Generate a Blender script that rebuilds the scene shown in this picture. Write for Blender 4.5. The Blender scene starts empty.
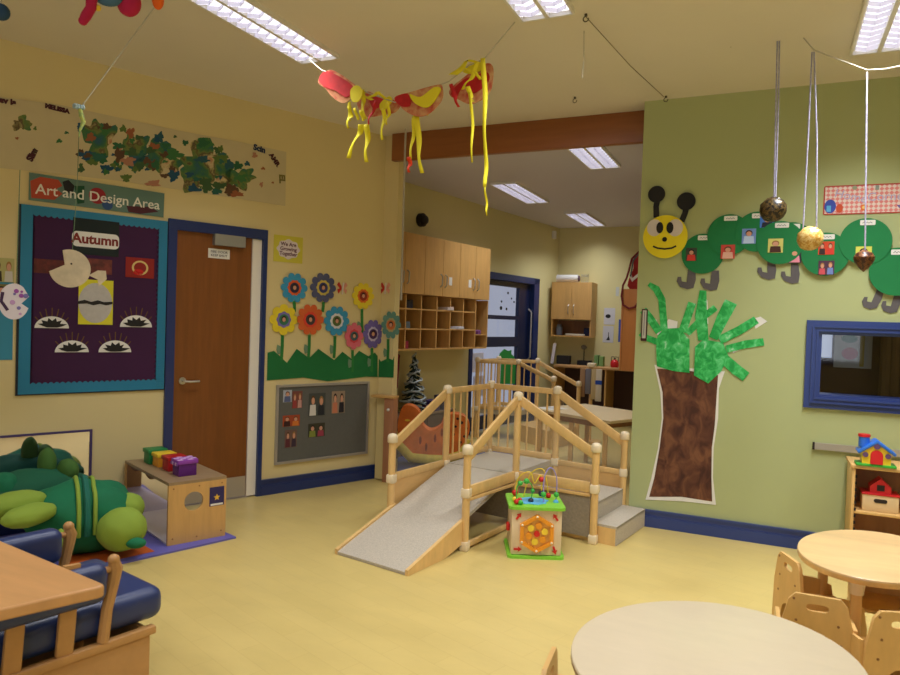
import bpy, bmesh, math, random
from mathutils import Vector as V, Matrix
random.seed(7)
PI = math.pi
COL = bpy.context.scene.collection
# ------------------------------------------------------------------ camera (solved from the photograph)
F0, YAW, PIT, ROL, CZ = 700.0, .4313, -.0234, .0335, 1.4351
_f = V((-math.sin(YAW)*math.cos(PIT), math.cos(YAW)*math.cos(PIT), math.sin(PIT)))
_r = _f.cross(V((0,0,1))).normalized(); _u = _r.cross(_f)
R_ = _r*math.cos(ROL)+_u*math.sin(ROL); U_ = -_r*math.sin(ROL)+_u*math.cos(ROL)
CAM = V((0,0,CZ))
def ray(px, py): return _f + R_*((px-450)/F0) + U_*((337.5-py)/F0)
cd = bpy.data.cameras.new('camera'); cam = bpy.data.objects.new('camera', cd); COL.objects.link(cam)
cd.sensor_width = 36; cd.lens = 36*F0/900; cd.clip_start = .05
mw = Matrix((R_, U_, -_f)).transposed().to_4x4(); mw.translation = CAM; cam.matrix_world = mw
cd.dof.use_dof = True; cd.dof.focus_distance = 4.8; cd.dof.aperture_fstop = 4.5
bpy.context.scene.camera = cam
# ------------------------------------------------------------------ planes of the place
class Fr:
    def __init__(s, O, U, N): s.O, s.U, s.W, s.N = V(O), V(U).normalized(), V((0,0,1)), V(N).normalized()
    def p(s, u, v, d=0): return s.O + s.U*u + s.W*v + s.N*d
    def uv(s, px, py, off=0):
        d = ray(px, py); t = (s.O + s.N*off - CAM).dot(s.N)/d.dot(s.N); P = CAM + d*t - s.O
        return (P.dot(s.U), P.z)
    def rad(s, px, py, r, off=0):
        a = s.uv(px, py-r, off); b = s.uv(px, py+r, off); return abs(a[1]-b[1])/2
def atz(px, py, z=0):
    d = ray(px, py); P = CAM + d*((z-CZ)/d.z); return V((P.x, P.y, z))
PHI = -.4003; XL = -5.0765; YG = 5.193; H = 3.067; YS = 5.457; H2 = 2.93
nL = V((math.cos(PHI), math.sin(PHI), 0)); tL = V((-nL.y, nL.x, 0))
FL = Fr(nL*XL, tL, nL)
FG = Fr((0,YG,0), (1,0,0), (0,-1,0))
FS = Fr((0,YS,0), (1,0,0), (0,-1,0))
dD = V((.1595,.987,0)).normalized(); nD = V((dD.y,-dD.x,0)); WD = -4.714
FD = Fr(nD*WD, dD, nD)
YB = 10.59
FB = Fr((0,YB,0), (1,0,0), (0,-1,0))
def yfr(y): return Fr((0,y,0), (1,0,0), (0,-1,0))
# ------------------------------------------------------------------ materials
MATS = {}
def mat(name, col, rough=.55, metal=0, var=0, scale=8, kind='noise', emit=0, bump=0, stretch=(1,1,1), col2=None, spec=None, alpha=None):
    if name in MATS: return MATS[name]
    m = bpy.data.materials.new(name); m.use_nodes = True; nt = m.node_tree; b = nt.nodes['Principled BSDF']
    N = nt.nodes.new; L = nt.links.new
    c = tuple(((x/255)**2.2) for x in col)+(1,)
    b.inputs['Base Color'].default_value = c; b.inputs['Roughness'].default_value = rough; b.inputs['Metallic'].default_value = metal
    if spec is not None: b.inputs['Specular IOR Level'].default_value = spec
    if alpha is not None: b.inputs['Alpha'].default_value = alpha
    if emit: b.inputs['Emission Color'].default_value = c; b.inputs['Emission Strength'].default_value = emit
    if var or col2 or bump:
        tc = N('ShaderNodeTexCoord'); mp = N('ShaderNodeMapping'); mp.inputs['Scale'].default_value = stretch
        L(tc.outputs['Object'], mp.inputs['Vector'])
        if kind == 'wood':
            t = N('ShaderNodeTexNoise'); t.inputs['Scale'].default_value = scale; t.inputs['Detail'].default_value = 5; t.inputs['Roughness'].default_value = .65
        elif kind == 'weave':
            t = N('ShaderNodeTexVoronoi'); t.inputs['Scale'].default_value = scale
        else:
            t = N('ShaderNodeTexNoise'); t.inputs['Scale'].default_value = scale; t.inputs['Detail'].default_value = 4
        L(mp.outputs[0], t.inputs['Vector'])
        fac = t.outputs['Distance'] if kind == 'weave' else t.outputs[0]
        if var or col2:
            rp = N('ShaderNodeValToRGB'); rp.color_ramp.elements[0].position = .3; rp.color_ramp.elements[1].position = .7
            if col2: k2 = tuple(((x/255)**2.2) for x in col2)+(1,)
            else: k2 = tuple(max(0, x*(1-var)) for x in c[:3])+(1,)
            rp.color_ramp.elements[0].color = k2
            rp.color_ramp.elements[1].color = c if col2 else tuple(min(1, x*(1+var*.5)) for x in c[:3])+(1,)
            L(fac, rp.inputs[0]); L(rp.outputs[0], b.inputs['Base Color'])
        if bump:
            bp = N('ShaderNodeBump'); bp.inputs['Strength'].default_value = bump; bp.inputs['Distance'].default_value = .004
            L(fac, bp.inputs['Height']); L(bp.outputs[0], b.inputs['Normal'])
    MATS[name] = m; return m
def paint(name, stops, scale=6, detail=5, rough=.8, stretch=(1,1,1), dist=0):
    """painted paper: noise through a ramp of several colours"""
    if name in MATS: return MATS[name]
    m = bpy.data.materials.new(name); m.use_nodes = True; nt = m.node_tree; b = nt.nodes['Principled BSDF']; N = nt.nodes.new; L = nt.links.new
    b.inputs['Roughness'].default_value = rough
    tc = N('ShaderNodeTexCoord'); mp = N('ShaderNodeMapping'); mp.inputs['Scale'].default_value = stretch; L(tc.outputs['Object'], mp.inputs['Vector'])
    t = N('ShaderNodeTexNoise'); t.inputs['Scale'].default_value = scale; t.inputs['Detail'].default_value = detail; t.inputs['Distortion'].default_value = dist
    L(mp.outputs[0], t.inputs['Vector'])
    rp = N('ShaderNodeValToRGB'); cr = rp.color_ramp
    while len(cr.elements) < len(stops): cr.elements.new(.5)
    for e, (p, c) in zip(cr.elements, stops): e.position = p; e.color = tuple(((x/255)**2.2) for x in c)+(1,)
    L(t.outputs[0], rp.inputs[0]); L(rp.outputs[0], b.inputs['Base Color'])
    MATS[name] = m; return m
W_BEECH = mat('beech wood', (222,178,112), .4, var=.16, scale=3, kind='wood', stretch=(6,6,1.2))
W_BEECHX = mat('beech wood long grain', (222,178,112), .4, var=.16, scale=3, kind='wood', stretch=(1.5,8,8))
W_OAK = mat('oak laminate', (205,160,98), .42, var=.14, scale=3, kind='wood', stretch=(6,6,.8))
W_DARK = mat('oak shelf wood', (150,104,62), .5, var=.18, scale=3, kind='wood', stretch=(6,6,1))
W_DOOR = mat('brown door veneer', (128,76,36), .38, var=.18, scale=3.5, kind='wood', stretch=(7,7,.5))
W_BEAM = mat('varnished red brown beam', (150,92,50), .4, var=.16, scale=3, kind='wood', stretch=(.5,6,6))
W_PANEL = mat('orange brown cupboard laminate', (190,122,66), .45, var=.1, scale=3, kind='wood', stretch=(6,6,.8))
W_TABLE = mat('worn light beech table top', (222,186,132), .3, var=.14, scale=2.2, kind='wood', stretch=(1,6,4))
W_NEAR = mat('orange beech table', (204,152,98), .38, var=.10, scale=2.5, kind='wood', stretch=(1.2,8,4))
CREAM = mat('pale cream laminate', (226,210,180), .3, var=.04, scale=7, kind='wood', stretch=(1,3,1))
BLUE = mat('navy gloss paint', (34,52,104), .3)
BLUE_L = mat('blue gloss paint', (46,64,122), .3)
Y_WALL = mat('yellow wall paint', (218,200,146), .75, var=.03, scale=1.2)
G_WALL = mat('green wall paint', (172,180,128), .75, var=.03, scale=1.2)
F_WALL = mat('pale yellow wall paint', (214,204,150), .75, var=.03, scale=1.2)
CEIL = mat('cream ceiling paint', (226,218,206), .8, var=.02, scale=2)
CEIL2 = mat('ceiling paint tinted cool', (206,202,220), .8)  # lilac tint puts the back room's cool light into the paint
WHITE = mat('white plastic', (230,228,224), .4)
PAPER = mat('white paper', (226,224,218), .8)
CAP = mat('off white moulded cap', (232,214,180), .45)
STEEL = mat('brushed steel', (190,190,188), .3, metal=.9)
SILVER = mat('silver aluminium', (180,178,180), .35, metal=.6)
BLACK = mat('black paper', (22,21,22), .7)
DARK = mat('dark interior', (40,30,26), .7)
CARPET = mat('grey beige carpet', (188,178,162), .95, var=.16, scale=110, bump=.6)
CARPETW = mat('woven grey carpet side', (150,138,120), .95, var=.14, scale=60, kind='noise', bump=.6)
ACRYL = None
# ------------------------------------------------------------------ mesh builder
WOFF = {}
class MB:
    def __init__(s): s.bm = bmesh.new(); s.mats = []
    def _mi(s, m):
        if m not in s.mats: s.mats.append(m)
        return s.mats.index(m)
    def _merge(s, t, m, T=None, smooth=True):
        if T is not None: bmesh.ops.transform(t, matrix=T, verts=t.verts)
        i = s._mi(m)
        for f in t.faces: f.material_index = i; f.smooth = smooth
        me = bpy.data.meshes.new('t'); t.to_mesh(me); t.free(); s.bm.from_mesh(me); bpy.data.meshes.remove(me)
    def box(s, c, sz, m, rz=0, bev=0, T=None, seg=2):
        t = bmesh.new(); bmesh.ops.create_cube(t, size=1); bmesh.ops.scale(t, vec=V(sz), verts=t.verts)
        if bev: bmesh.ops.bevel(t, geom=list(t.edges), offset=bev, segments=seg, profile=.5, affect='EDGES')
        M = Matrix.Translation(V(c)) @ (Matrix.Rotation(rz, 4, 'Z') if T is None else T); s._merge(t, m, M); return s
    def bar(s, a, b, w, h, m, bev=0, up=(0,0,1)):
        """rectangular bar from a to b, w across, h along up"""
        a, b = V(a), V(b); x = (b-a); L = x.length; x.normalize(); y = V(up).cross(x)
        if y.length < 1e-4: y = V((1,0,0)).cross(x)
        y.normalize(); z = x.cross(y)
        T = Matrix((x,y,z)).transposed().to_4x4(); return s.box((a+b)/2, (L,w,h), m, bev=bev, T=T)
    def cyl(s, a, b, r, m, r2=None, n=20, cap=True):
        a, b = V(a), V(b); d = b-a; t = bmesh.new()
        bmesh.ops.create_cone(t, cap_ends=cap, segments=n, radius1=r, radius2=r if r2 is None else r2, depth=d.length)
        T = Matrix.Translation((a+b)/2) @ d.to_track_quat('Z','Y').to_matrix().to_4x4(); s._merge(t, m, T); return s
    def ell(s, c, r, m, rot=None, n=20, disp=0, fr=3, seed=0):
        t = bmesh.new(); bmesh.ops.create_uvsphere(t, u_segments=n*2, v_segments=n, radius=1)
        r = (r,r,r) if isinstance(r,(int,float)) else r
        if disp:
            from mathutils import noise
            for v in t.verts: v.co *= 1+disp*noise.noise(v.co*fr+V((seed,0,0)))
        bmesh.ops.scale(t, vec=V(r), verts=t.verts)
        s._merge(t, m, Matrix.Translation(V(c)) @ (rot.to_4x4() if rot else Matrix())); return s
    def lathe(s, c, prof, m, n=28, axis=None):
        t = bmesh.new(); rings = []
        for r, z in prof: rings.append([t.verts.new((r*math.cos(2*PI*k/n), r*math.sin(2*PI*k/n), z)) for k in range(n)])
        for a, b in zip(rings, rings[1:]):
            for k in range(n): t.faces.new((a[k], a[(k+1)%n], b[(k+1)%n], b[k]))
        t.faces.new(rings[-1]); t.faces.new(rings[0][::-1])
        bmesh.ops.recalc_face_normals(t, faces=t.faces)
        s._merge(t, m, Matrix.Translation(V(c)) @ (axis.to_4x4() if axis else Matrix())); return s
    def tube(s, pts, r, m, n=8, closed=False):
        pts = [V(p) for p in pts]; t = bmesh.new(); rings = []; N = len(pts); prev = None
        for i, p in enumerate(pts):
            d = (pts[(i+1)%N]-pts[i-1]) if closed or 0 < i < N-1 else (pts[1]-pts[0] if i == 0 else pts[-1]-pts[-2])
            d.normalize()
            if prev is None: x = d.orthogonal().normalized()
            else: x = (prev - d*prev.dot(d)).normalized()
            prev = x; y = d.cross(x); rr = r[i] if isinstance(r, (list,tuple)) else r
            rings.append([t.verts.new(p + (x*math.cos(2*PI*k/n)+y*math.sin(2*PI*k/n))*rr) for k in range(n)])
        pairs = list(zip(rings, rings[1:])) + ([(rings[-1], rings[0])] if closed else [])
        for a, b in pairs:
            for k in range(n): t.faces.new((a[k], a[(k+1)%n], b[(k+1)%n], b[k]))
        if not closed: t.faces.new(rings[0][::-1]); t.faces.new(rings[-1])
        bmesh.ops.recalc_face_normals(t, faces=t.faces); s._merge(t, m); return s
    def prism(s, pts, fr, d0, d1, m, smooth=False):
        """outline (u,v) in frame fr, from offset d0 to d1"""
        t = bmesh.new(); a = [t.verts.new(fr.p(u,v,d0)) for u,v in pts]; b = [t.verts.new(fr.p(u,v,d1)) for u,v in pts]
        t.faces.new(a); t.faces.new(b[::-1]); n = len(pts)
        for k in range(n): t.faces.new((a[k], b[k], b[(k+1)%n], a[(k+1)%n]))
        bmesh.ops.recalc_face_normals(t, faces=t.faces); bmesh.ops.triangulate(t, faces=[f for f in t.faces if len(f.verts) > 4])
        s._merge(t, m, None, smooth); return s
    def flat(s, pts, z0, z1, m):
        """plan outline (x,y) from z0 to z1"""
        t = bmesh.new(); a = [t.verts.new((x,y,z0)) for x,y in pts]; b = [t.verts.new((x,y,z1)) for x,y in pts]
        t.faces.new(a); t.faces.new(b[::-1]); n = len(pts)
        for k in range(n): t.faces.new((a[k], b[k], b[(k+1)%n], a[(k+1)%n]))
        bmesh.ops.recalc_face_normals(t, faces=t.faces); s._merge(t, m, None, False); return s
    def ring(s, outer, inner, fr, d0, d1, m):
        t = bmesh.new(); n = len(outer)
        O0 = [t.verts.new(fr.p(u,v,d0)) for u,v in outer]; O1 = [t.verts.new(fr.p(u,v,d1)) for u,v in outer]
        I0 = [t.verts.new(fr.p(u,v,d0)) for u,v in inner]; I1 = [t.verts.new(fr.p(u,v,d1)) for u,v in inner]
        for k in range(n):
            j = (k+1)%n
            for q in ((O0[k],O0[j],I0[j],I0[k]), (O1[k],I1[k],I1[j],O1[j]), (O0[k],O1[k],O1[j],O0[j]), (I0[k],I0[j],I1[j],I1[k])): t.faces.new(q)
        bmesh.ops.recalc_face_normals(t, faces=t.faces); s._merge(t, m, None, False); return s
    def text(s, txt, fr, u, v, size, m, d=.004, rot=0, ext=.0012, align='CENTER', bold=0):
        c = bpy.data.curves.new('txt', 'FONT'); c.body = txt; c.size = size; c.extrude = ext; c.align_x = align; c.align_y = 'CENTER'; c.offset = bold; c.resolution_u = 3
        o = bpy.data.objects.new('txt', c); COL.objects.link(o)
        me = bpy.data.meshes.new_from_object(o.evaluated_get(bpy.context.evaluated_depsgraph_get()))
        bpy.data.objects.remove(o); bpy.data.curves.remove(c)
        t = bmesh.new(); t.from_mesh(me); bpy.data.meshes.remove(me)
        U = fr.U if fr.U.cross(fr.W).dot(fr.N) > 0 else fr.U
        T = Matrix((fr.U, fr.W, fr.N)).transposed().to_4x4(); T.translation = fr.p(u,v,d)
        s._merge(t, m, T @ Matrix.Rotation(rot, 4, 'Z'), False); return s
    def build(s, name, parent=None, angle=.6, label=None, origin=None):
        bm = s.bm
        if parent is None:
            if origin is None:
                xs = [v.co for v in bm.verts]; mn = [min(c[i] for c in xs) for i in range(3)]; mx = [max(c[i] for c in xs) for i in range(3)]
                origin = V(((mn[0]+mx[0])/2, (mn[1]+mx[1])/2, mn[2]))
            off = V(origin)
        else: off = WOFF[parent.name]
        bmesh.ops.translate(bm, vec=-off, verts=bm.verts)
        me = bpy.data.meshes.new(name); bm.to_mesh(me); bm.free()
        for m in s.mats: me.materials.append(m)
        me.set_sharp_from_angle(angle=angle)
        o = bpy.data.objects.new(name, me); COL.objects.link(o)
        if parent is None: o.location = off
        else: o.parent = parent
        WOFF[o.name] = off
        if label: o['label'] = label
        return o
def tag(o, label, cat, group=None):
    o['label'] = label; o['category'] = cat
    if group: o['group'] = group
    return o
def thing(name, label, cat, loc=(0,0,0), group=None):
    o = bpy.data.objects.new(name, None); COL.objects.link(o); o.location = loc; o.empty_display_size = .1
    WOFF[o.name] = V(loc); return tag(o, label, cat, group)
def struct(o): o['kind'] = 'structure'; return o
def copy_tree(o, parent=None):
    c = o.copy(); COL.objects.link(c); c.parent = parent
    for ch in [x for x in bpy.data.objects if x.parent == o]: copy_tree(ch, c)
    return c
def circ(u, v, r, n=28, ry=None, a0=0, a1=2*PI):
    full = abs(a1-a0-2*PI) < 1e-6
    return [(u+r*math.cos(a0+(a1-a0)*k/(n if full else n-1)), v+(ry or r)*math.sin(a0+(a1-a0)*k/(n if full else n-1))) for k in range(n)]
def pxpoly(fr, pts, off=0): return [fr.uv(x,y,off) for x,y in pts]
def rect(u0, v0, u1, v1): return [(u0,v0),(u1,v0),(u1,v1),(u0,v1)]
def pxrect(fr, x0, y0, x1, y1, off=0):
    a = fr.uv(x0,(y0+y1)/2,off); b = fr.uv(x1,(y0+y1)/2,off); c = fr.uv((x0+x1)/2,y0,off); d = fr.uv((x0+x1)/2,y1,off)
    return rect(a[0], d[1], b[0], c[1])
def rrect(u0, v0, u1, v1, r, n=4):
    P = []
    for cx, cy, a in ((u1-r,v0+r,-PI/2),(u1-r,v1-r,0),(u0+r,v1-r,PI/2),(u0+r,v0+r,PI)):
        for k in range(n+1): P.append((cx+r*math.cos(a+PI/2*k/n), cy+r*math.sin(a+PI/2*k/n)))
    return P
def strip(pts, w):
    """polyline with width -> outline"""
    L, R = [], []
    for i, (x,y) in enumerate(pts):
        a = pts[max(i-1,0)]; b = pts[min(i+1,len(pts)-1)]; dx, dy = b[0]-a[0], b[1]-a[1]; l = math.hypot(dx,dy) or 1
        ww = w[i] if isinstance(w,(list,tuple)) else w
        L.append((x-dy/l*ww/2, y+dx/l*ww/2)); R.append((x+dy/l*ww/2, y-dx/l*ww/2))
    return L + R[::-1]

# ================================================================== THE SETTING
def flooring():
    m = bpy.data.materials.new('yellow vinyl floor'); m.use_nodes = True; nt = m.node_tree; b = nt.nodes['Principled BSDF']; N = nt.nodes.new; L = nt.links.new
    tc = N('ShaderNodeTexCoord'); mp = N('ShaderNodeMapping'); mp.inputs['Rotation'].default_value = (0,0,.35); L(tc.outputs['Object'], mp.inputs[0])
    br = N('ShaderNodeTexBrick'); br.inputs['Scale'].default_value = 1.0; br.inputs['Brick Width'].default_value = .42; br.inputs['Row Height'].default_value = .11
    br.inputs['Mortar Size'].default_value = .002; br.inputs['Bias'].default_value = -.3
    C = lambda c: tuple((x/255)**2.2 for x in c)+(1,)
    br.inputs['Color1'].default_value = C((207,184,116)); br.inputs['Color2'].default_value = C((203,180,112)); br.inputs['Mortar'].default_value = C((200,176,110))
    L(mp.outputs[0], br.inputs[0])
    n = N('ShaderNodeTexNoise'); n.inputs['Scale'].default_value = 2.6; n.inputs['Detail'].default_value = 7; n.inputs['Roughness'].default_value = .62; mp2 = N('ShaderNodeMapping'); mp2.inputs['Rotation'].default_value = (0,0,.5); mp2.inputs['Scale'].default_value = (1,2.6,1); L(tc.outputs['Object'], mp2.inputs[0]); L(mp2.outputs[0], n.inputs[0])
    r = N('ShaderNodeMapRange'); r.inputs[1].default_value = .3; r.inputs[2].default_value = .7; r.inputs[3].default_value = .93; r.inputs[4].default_value = 1.04; L(n.outputs[0], r.inputs[0])
    mx = N('ShaderNodeMix'); mx.data_type = 'RGBA'; mx.blend_type = 'MULTIPLY'; mx.inputs[0].default_value = 1
    L(br.outputs[0], mx.inputs[6]); L(r.outputs[0], mx.inputs[7]); L(mx.outputs[2], b.inputs['Base Color'])
    r2 = N('ShaderNodeMapRange'); r2.inputs[3].default_value = .26; r2.inputs[4].default_value = .42; L(n.outputs[0], r2.inputs[0]); L(r2.outputs[0], b.inputs['Roughness'])
    return m
FLOOR = flooring()
XR, YK = 3.4, -2.6
Lp = lambda s, d=0: (nL*(XL-d)+tL*s)
sK = (YK - nL.y*XL)/tL.y          # where the left wall meets the wall behind the camera
sC = (YS - nL.y*XL)/tL.y          # corner with the stub
cK, cC = Lp(sK), Lp(sC)
XE = -.905                        # free edge of the green wall
XST = -3.065                       # free edge of the stub
dx = lambda y: (WD - nD.y*y)/nD.x # x of the diagonal wall
XFR = -.86
struct(MB().flat([(cK.x-.2,YK-.2),(XR+.2,YK-.2),(XR+.2,YG+.2),(XR+.2,YB+.3),(-4.6,YB+.3),(-4.6,YS),(cC.x-.1,YS)], -.1, 0, FLOOR).build('floor'))
struct(MB().flat([(cK.x,YK),(XR,YK),(XR,YG),(XE,YG),(XE,YS+.02),(cC.x-.05,YS+.02),(cC.x-.05,YS-.1)], H, H+.1, CEIL).build('ceiling'))
struct(MB().flat([(dx(YS),YS+.09),(XFR,YS+.09),(XFR,YB),(dx(YB),YB)], H2, H2+.25, CEIL2).build('ceiling_back'))
def wallprism(fr, u0, u1, z0, z1, th, m, name): return struct(MB().prism(rect(u0,z0,u1,z1), fr, -th, 0, m).build(name))
# left wall with door opening
uA = FL.uv(168,219)[0]; uB = FL.uv(267,230)[0]; zD = 2.10
m = MB().prism(rect(sK-.2,0,uA,H), FL, -.15, 0, Y_WALL).prism(rect(uB,0,sC+.0,H), FL, -.15, 0, Y_WALL).prism(rect(uA,zD,uB,H), FL, -.15, 0, Y_WALL)
struct(m.build('wall_left'))
struct(MB().flat([(cC.x-.3,YS),(XST,YS),(XST,YS+.09),(cC.x-.3,YS+.09)], 0, H+.1, Y_WALL).build('wall_stub'))
struct(MB().flat([(dx(YS)-.3,YS),(cC.x-.3,YS),(cC.x-.3,YS+.09),(dx(YS)-.3,YS+.09)], 0, H+.1, F_WALL).build('wall_return'))
# green wall with viewing window opening
w0u, w0z = FG.uv(807,320)[0], 1.521; w1z = .945; w1u = 1.30
m = MB().prism(rect(XE,0,w0u+.04,H), FG, -.20, 0, G_WALL).prism(rect(w1u-.04,0,XR,H), FG, -.20, 0, G_WALL)
m.prism(rect(w0u+.04,0,w1u-.04,w1z+.04), FG, -.20, 0, G_WALL).prism(rect(w0u+.04,w0z-.04,w1u-.04,H), FG, -.20, 0, G_WALL)
struct(m.build('wall_green'))
struct(MB().box((XR+.08,(YG+YK)/2,H/2),(.16,YG-YK,H),Y_WALL).build('wall_right'))
m = MB(); wx0, wx1, wz0, wz1 = -2.6, 1.4, .9, 2.5
for a,b,c,d in ((cK.x,wx0,0,H),(wx1,XR,0,H),(wx0,wx1,0,wz0),(wx0,wx1,wz1,H)): m.box(((a+b)/2,YK-.08,(c+d)/2),(b-a,.16,d-c),Y_WALL)
struct(m.build('wall_behind'))
# unseen window added behind the viewer to frame a daylight area lamp
m = MB()
for a,b,c,d in ((wx0,wx1,wz0,wz0+.06),(wx0,wx1,wz1-.06,wz1),(wx0,wx0+.06,wz0,wz1),(wx1-.06,wx1,wz0,wz1),(-.63,-.57,wz0,wz1)): m.box(((a+b)/2,YK-.08,(c+d)/2),(b-a,.08,d-c),BLUE)
struct(m.build('added_window'))
# back room walls
uDj0 = FD.uv(468,370)[0]; uDj1 = FD.uv(538,300)[0]
uE = (YB - (nD.y*WD))/dD.y
m = MB().prism(rect(5.0,0,uDj0,H2+.1), FD, -.15, 0, F_WALL).prism(rect(uDj1,0,uE+.2,H2+.1), FD, -.15, 0, F_WALL).prism(rect(uDj0,2.1,uDj1,H2+.1), FD, -.15, 0, F_WALL)
struct(m.build('wall_back_left'))
struct(MB().box(((dx(YB)+XFR)/2,YB+.08,1.5),(XFR-dx(YB)+.4,.16,3.1),F_WALL).build('wall_back'))
struct(MB().box((XFR+.08,(YG+.2+YB)/2,1.5),(.16,YB-YG-.2,3.1),F_WALL).build('wall_back_right'))
# beam over the opening
bz = 2.83
struct(MB().box(((-3.11+XE)/2,YS-.03,(bz+H)/2+.0),(XE+3.11,.06,H-bz),W_BEAM,bev=.004).box(((-3.0+XE)/2,YS+.07,(bz+H)/2+.07),(XE+3.0,.14,H-bz+.06),W_DARK).build('trim_1'))
# skirting
def skirting(name, fr, u0, u1, m=BLUE_L):
    b = MB().prism(rect(u0,0,u1,.078), fr, 0, .024, m).prism(rect(u0,.0785,u1,.108), fr, 0, .015, m).prism(rect(u0,.1085,u1,.124), fr, 0, .021, m)
    return struct(b.build(name))
skirting('baseboard_left', FL, uB, sC-.005, BLUE); skirting('baseboard_left_near', FL, sK+.1, uA, BLUE)
skirting('baseboard_stub', FS, cC.x+.02, XST, BLUE); skirting('baseboard_green', FG, XE, XR-.02)
skirting('baseboard_back_left', FD, 5.3, uDj0, BLUE)
# ---- door 1
m = MB(); jw = .062
jt = BLUE
o = MB().prism(rect(uA,0,uA+jw,zD), FL, -.14, .02, jt).prism(rect(uB-.036,0,uB,zD), FL, -.14, .02, jt).prism(rect(uA+jw,zD-.075,uB-.036,zD), FL, -.14, .02, jt)
d1 = struct(o.build('door_1'))
u0, u1 = uA+jw, FL.uv(253,240)[0]; uF = uB-.036
leaf = MB().prism(rect(u0,.01,u1,zD-.075), FL, -.06, -.016, W_DOOR).build('door_leaf', d1)
MB().prism(rect(u0+.01,.012,u1-.004,.17), FL, -.016, -.013, mat('brushed kick plate',(176,168,158),.35,metal=.35)).build('kick_plate', leaf)
MB().prism(rect(u1+.002,.012,uF-.002,zD-.078), FL, -.05, -.004, mat('white finger guard',(236,230,220),.45)).build('finger_guard', d1)
a = pxrect(FL, 213.5, 235.5, 244, 246.5)
MB().prism(a, FL, -.016, .03, mat('grey door closer',(150,150,146),.4,metal=.3)).build('door_closer', leaf)
hu, hz = FL.uv(183,381)
h = MB().cyl(FL.p(hu,hz,-.016), FL.p(hu,hz,-.006), .026, STEEL).cyl(FL.p(hu,hz,-.01), FL.p(hu,hz,.03), .009, STEEL).tube([FL.p(hu,hz,.03),FL.p(hu+.04,hz-.004,.034),FL.p(hu+.11,hz-.002,.034)], .008, STEEL)
h.build('door_handle', leaf)
a = pxrect(FL, 209, 249, 230.5, 258.5)
sg = MB().prism(a, FL, -.016, -.012, PAPER); cx, cz = (a[0][0]+a[1][0])/2, (a[0][1]+a[2][1])/2
sg.text('FIRE DOOR', FL, cx, cz+.012, .026, BLACK, -.0115); sg.text('KEEP SHUT', FL, cx, cz-.014, .026, BLACK, -.0115); sg.build('door_sign', leaf)
# ---- viewing window (window_1)
def molding(fr, u0, z0, u1, z1, steps, m):
    b = MB()
    for i0, i1, d in steps:
        b.ring(rect(u0+i0,z0+i0,u1-i0,z1-i0), rect(u0+i1,z0+i1,u1-i1,z1-i1), fr, -.002, d, m)
    return b
win = struct(molding(FG, w0u, w1z, w1u, w0z, ((0,.034,.02),(.034,.046,.034),(.046,.06,.026),(.06,.072,.034),(.072,.092,.012)), BLUE_L).build('window_1'))
iu0, iz0, iu1, iz1 = w0u+.09, w1z+.09, w1u-.09, w0z-.09
MB().ring(rect(iu0-.05,iz0-.05,iu1+.05,iz1+.05), rect(iu0,iz0,iu1,iz1), FG, -.199, -.004, BLUE).build('window_reveal', win)
GL = bpy.data.materials.new('window glass'); GL.use_nodes = True; nt = GL.node_tree; nt.nodes.clear()
o_ = nt.nodes.new('ShaderNodeOutputMaterial'); mx = nt.nodes.new('ShaderNodeMixShader'); t_ = nt.nodes.new('ShaderNodeBsdfTransparent'); g_ = nt.nodes.new('ShaderNodeBsdfGlossy'); 
g_.inputs['Roughness'].default_value = .03; mx.inputs[0].default_value = .035
nt.links.new(t_.outputs[0], mx.inputs[1]); nt.links.new(g_.outputs[0], mx.inputs[2]); nt.links.new(mx.outputs[0], o_.inputs[0])
GLASS = GL
MB().prism(rect(iu0,iz0,iu1,iz1), FG, -.10, -.094, GLASS).build('window_pane', win)
# the dim room behind it
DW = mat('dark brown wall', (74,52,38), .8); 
m = MB(); X0, X1, Y0, Y1 = -.3, 3.2, YG+.21, YG+2.2
for c, s_ in (((X0,(Y0+Y1)/2,1.3),(.06,Y1-Y0,2.6)), ((X1,(Y0+Y1)/2,1.3),(.06,Y1-Y0,2.6)), (((X0+X1)/2,(Y0+Y1)/2,2.6),(X1-X0,Y1-Y0,.06))): m.box(c, s_, DW)
struct(m.build('wall_inner_side'))
FI = yfr(Y1)
wi = FI.uv(812,325), FI.uv(832,358)
m = MB().prism(rect(X0,0,wi[0][0],2.6), FI, -.1, 0, DW).prism(rect(wi[1][0],0,X1,2.6), FI, -.1, 0, DW).prism(rect(wi[0][0],0,wi[1][0],wi[1][1]), FI, -.1, 0, DW).prism(rect(wi[0][0],wi[0][1]+.3,wi[1][0],2.6), FI, -.1, 0, DW)
struct(m.build('wall_inner_back'))
struct(MB().prism(rect(wi[0][0]-.02,wi[1][1],wi[1][0]+.02,wi[0][1]+.3), FI, -.12, -.06, mat('bright daylight pane',(196,208,236),.5,emit=.85)).build('window_2'))
a = pxrect(FI, 834, 334, 872, 368); c0, c1 = a[0], a[2]; w_, h_ = c1[0]-c0[0], c1[1]-c0[1]
b = MB().prism(rect(*c0,*c1), FI, .002, .006, mat('grey white painted sheet',(200,200,190),.8))
b.prism(circ(c0[0]+w_*.42, c0[1]+h_*.42, w_*.21, ry=h_*.18), FI, .006, .008, mat('red paint',(196,44,54),.8))
b.prism(circ(c0[0]+w_*.4, c0[1]+h_*.86, w_*.22, ry=h_*.12), FI, .006, .008, mat('green paint',(40,128,84),.8))
b.prism(rect(c0[0]+w_*.68,c0[1]+h_*.05,c0[0]+w_*.8,c1[1]), FI, .006, .008, mat('ochre paint',(190,166,70),.8))
tag(b.build('painted_sheet'), 'white sheet with red and green paint blobs seen through the blue viewing window', 'painting')
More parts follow.
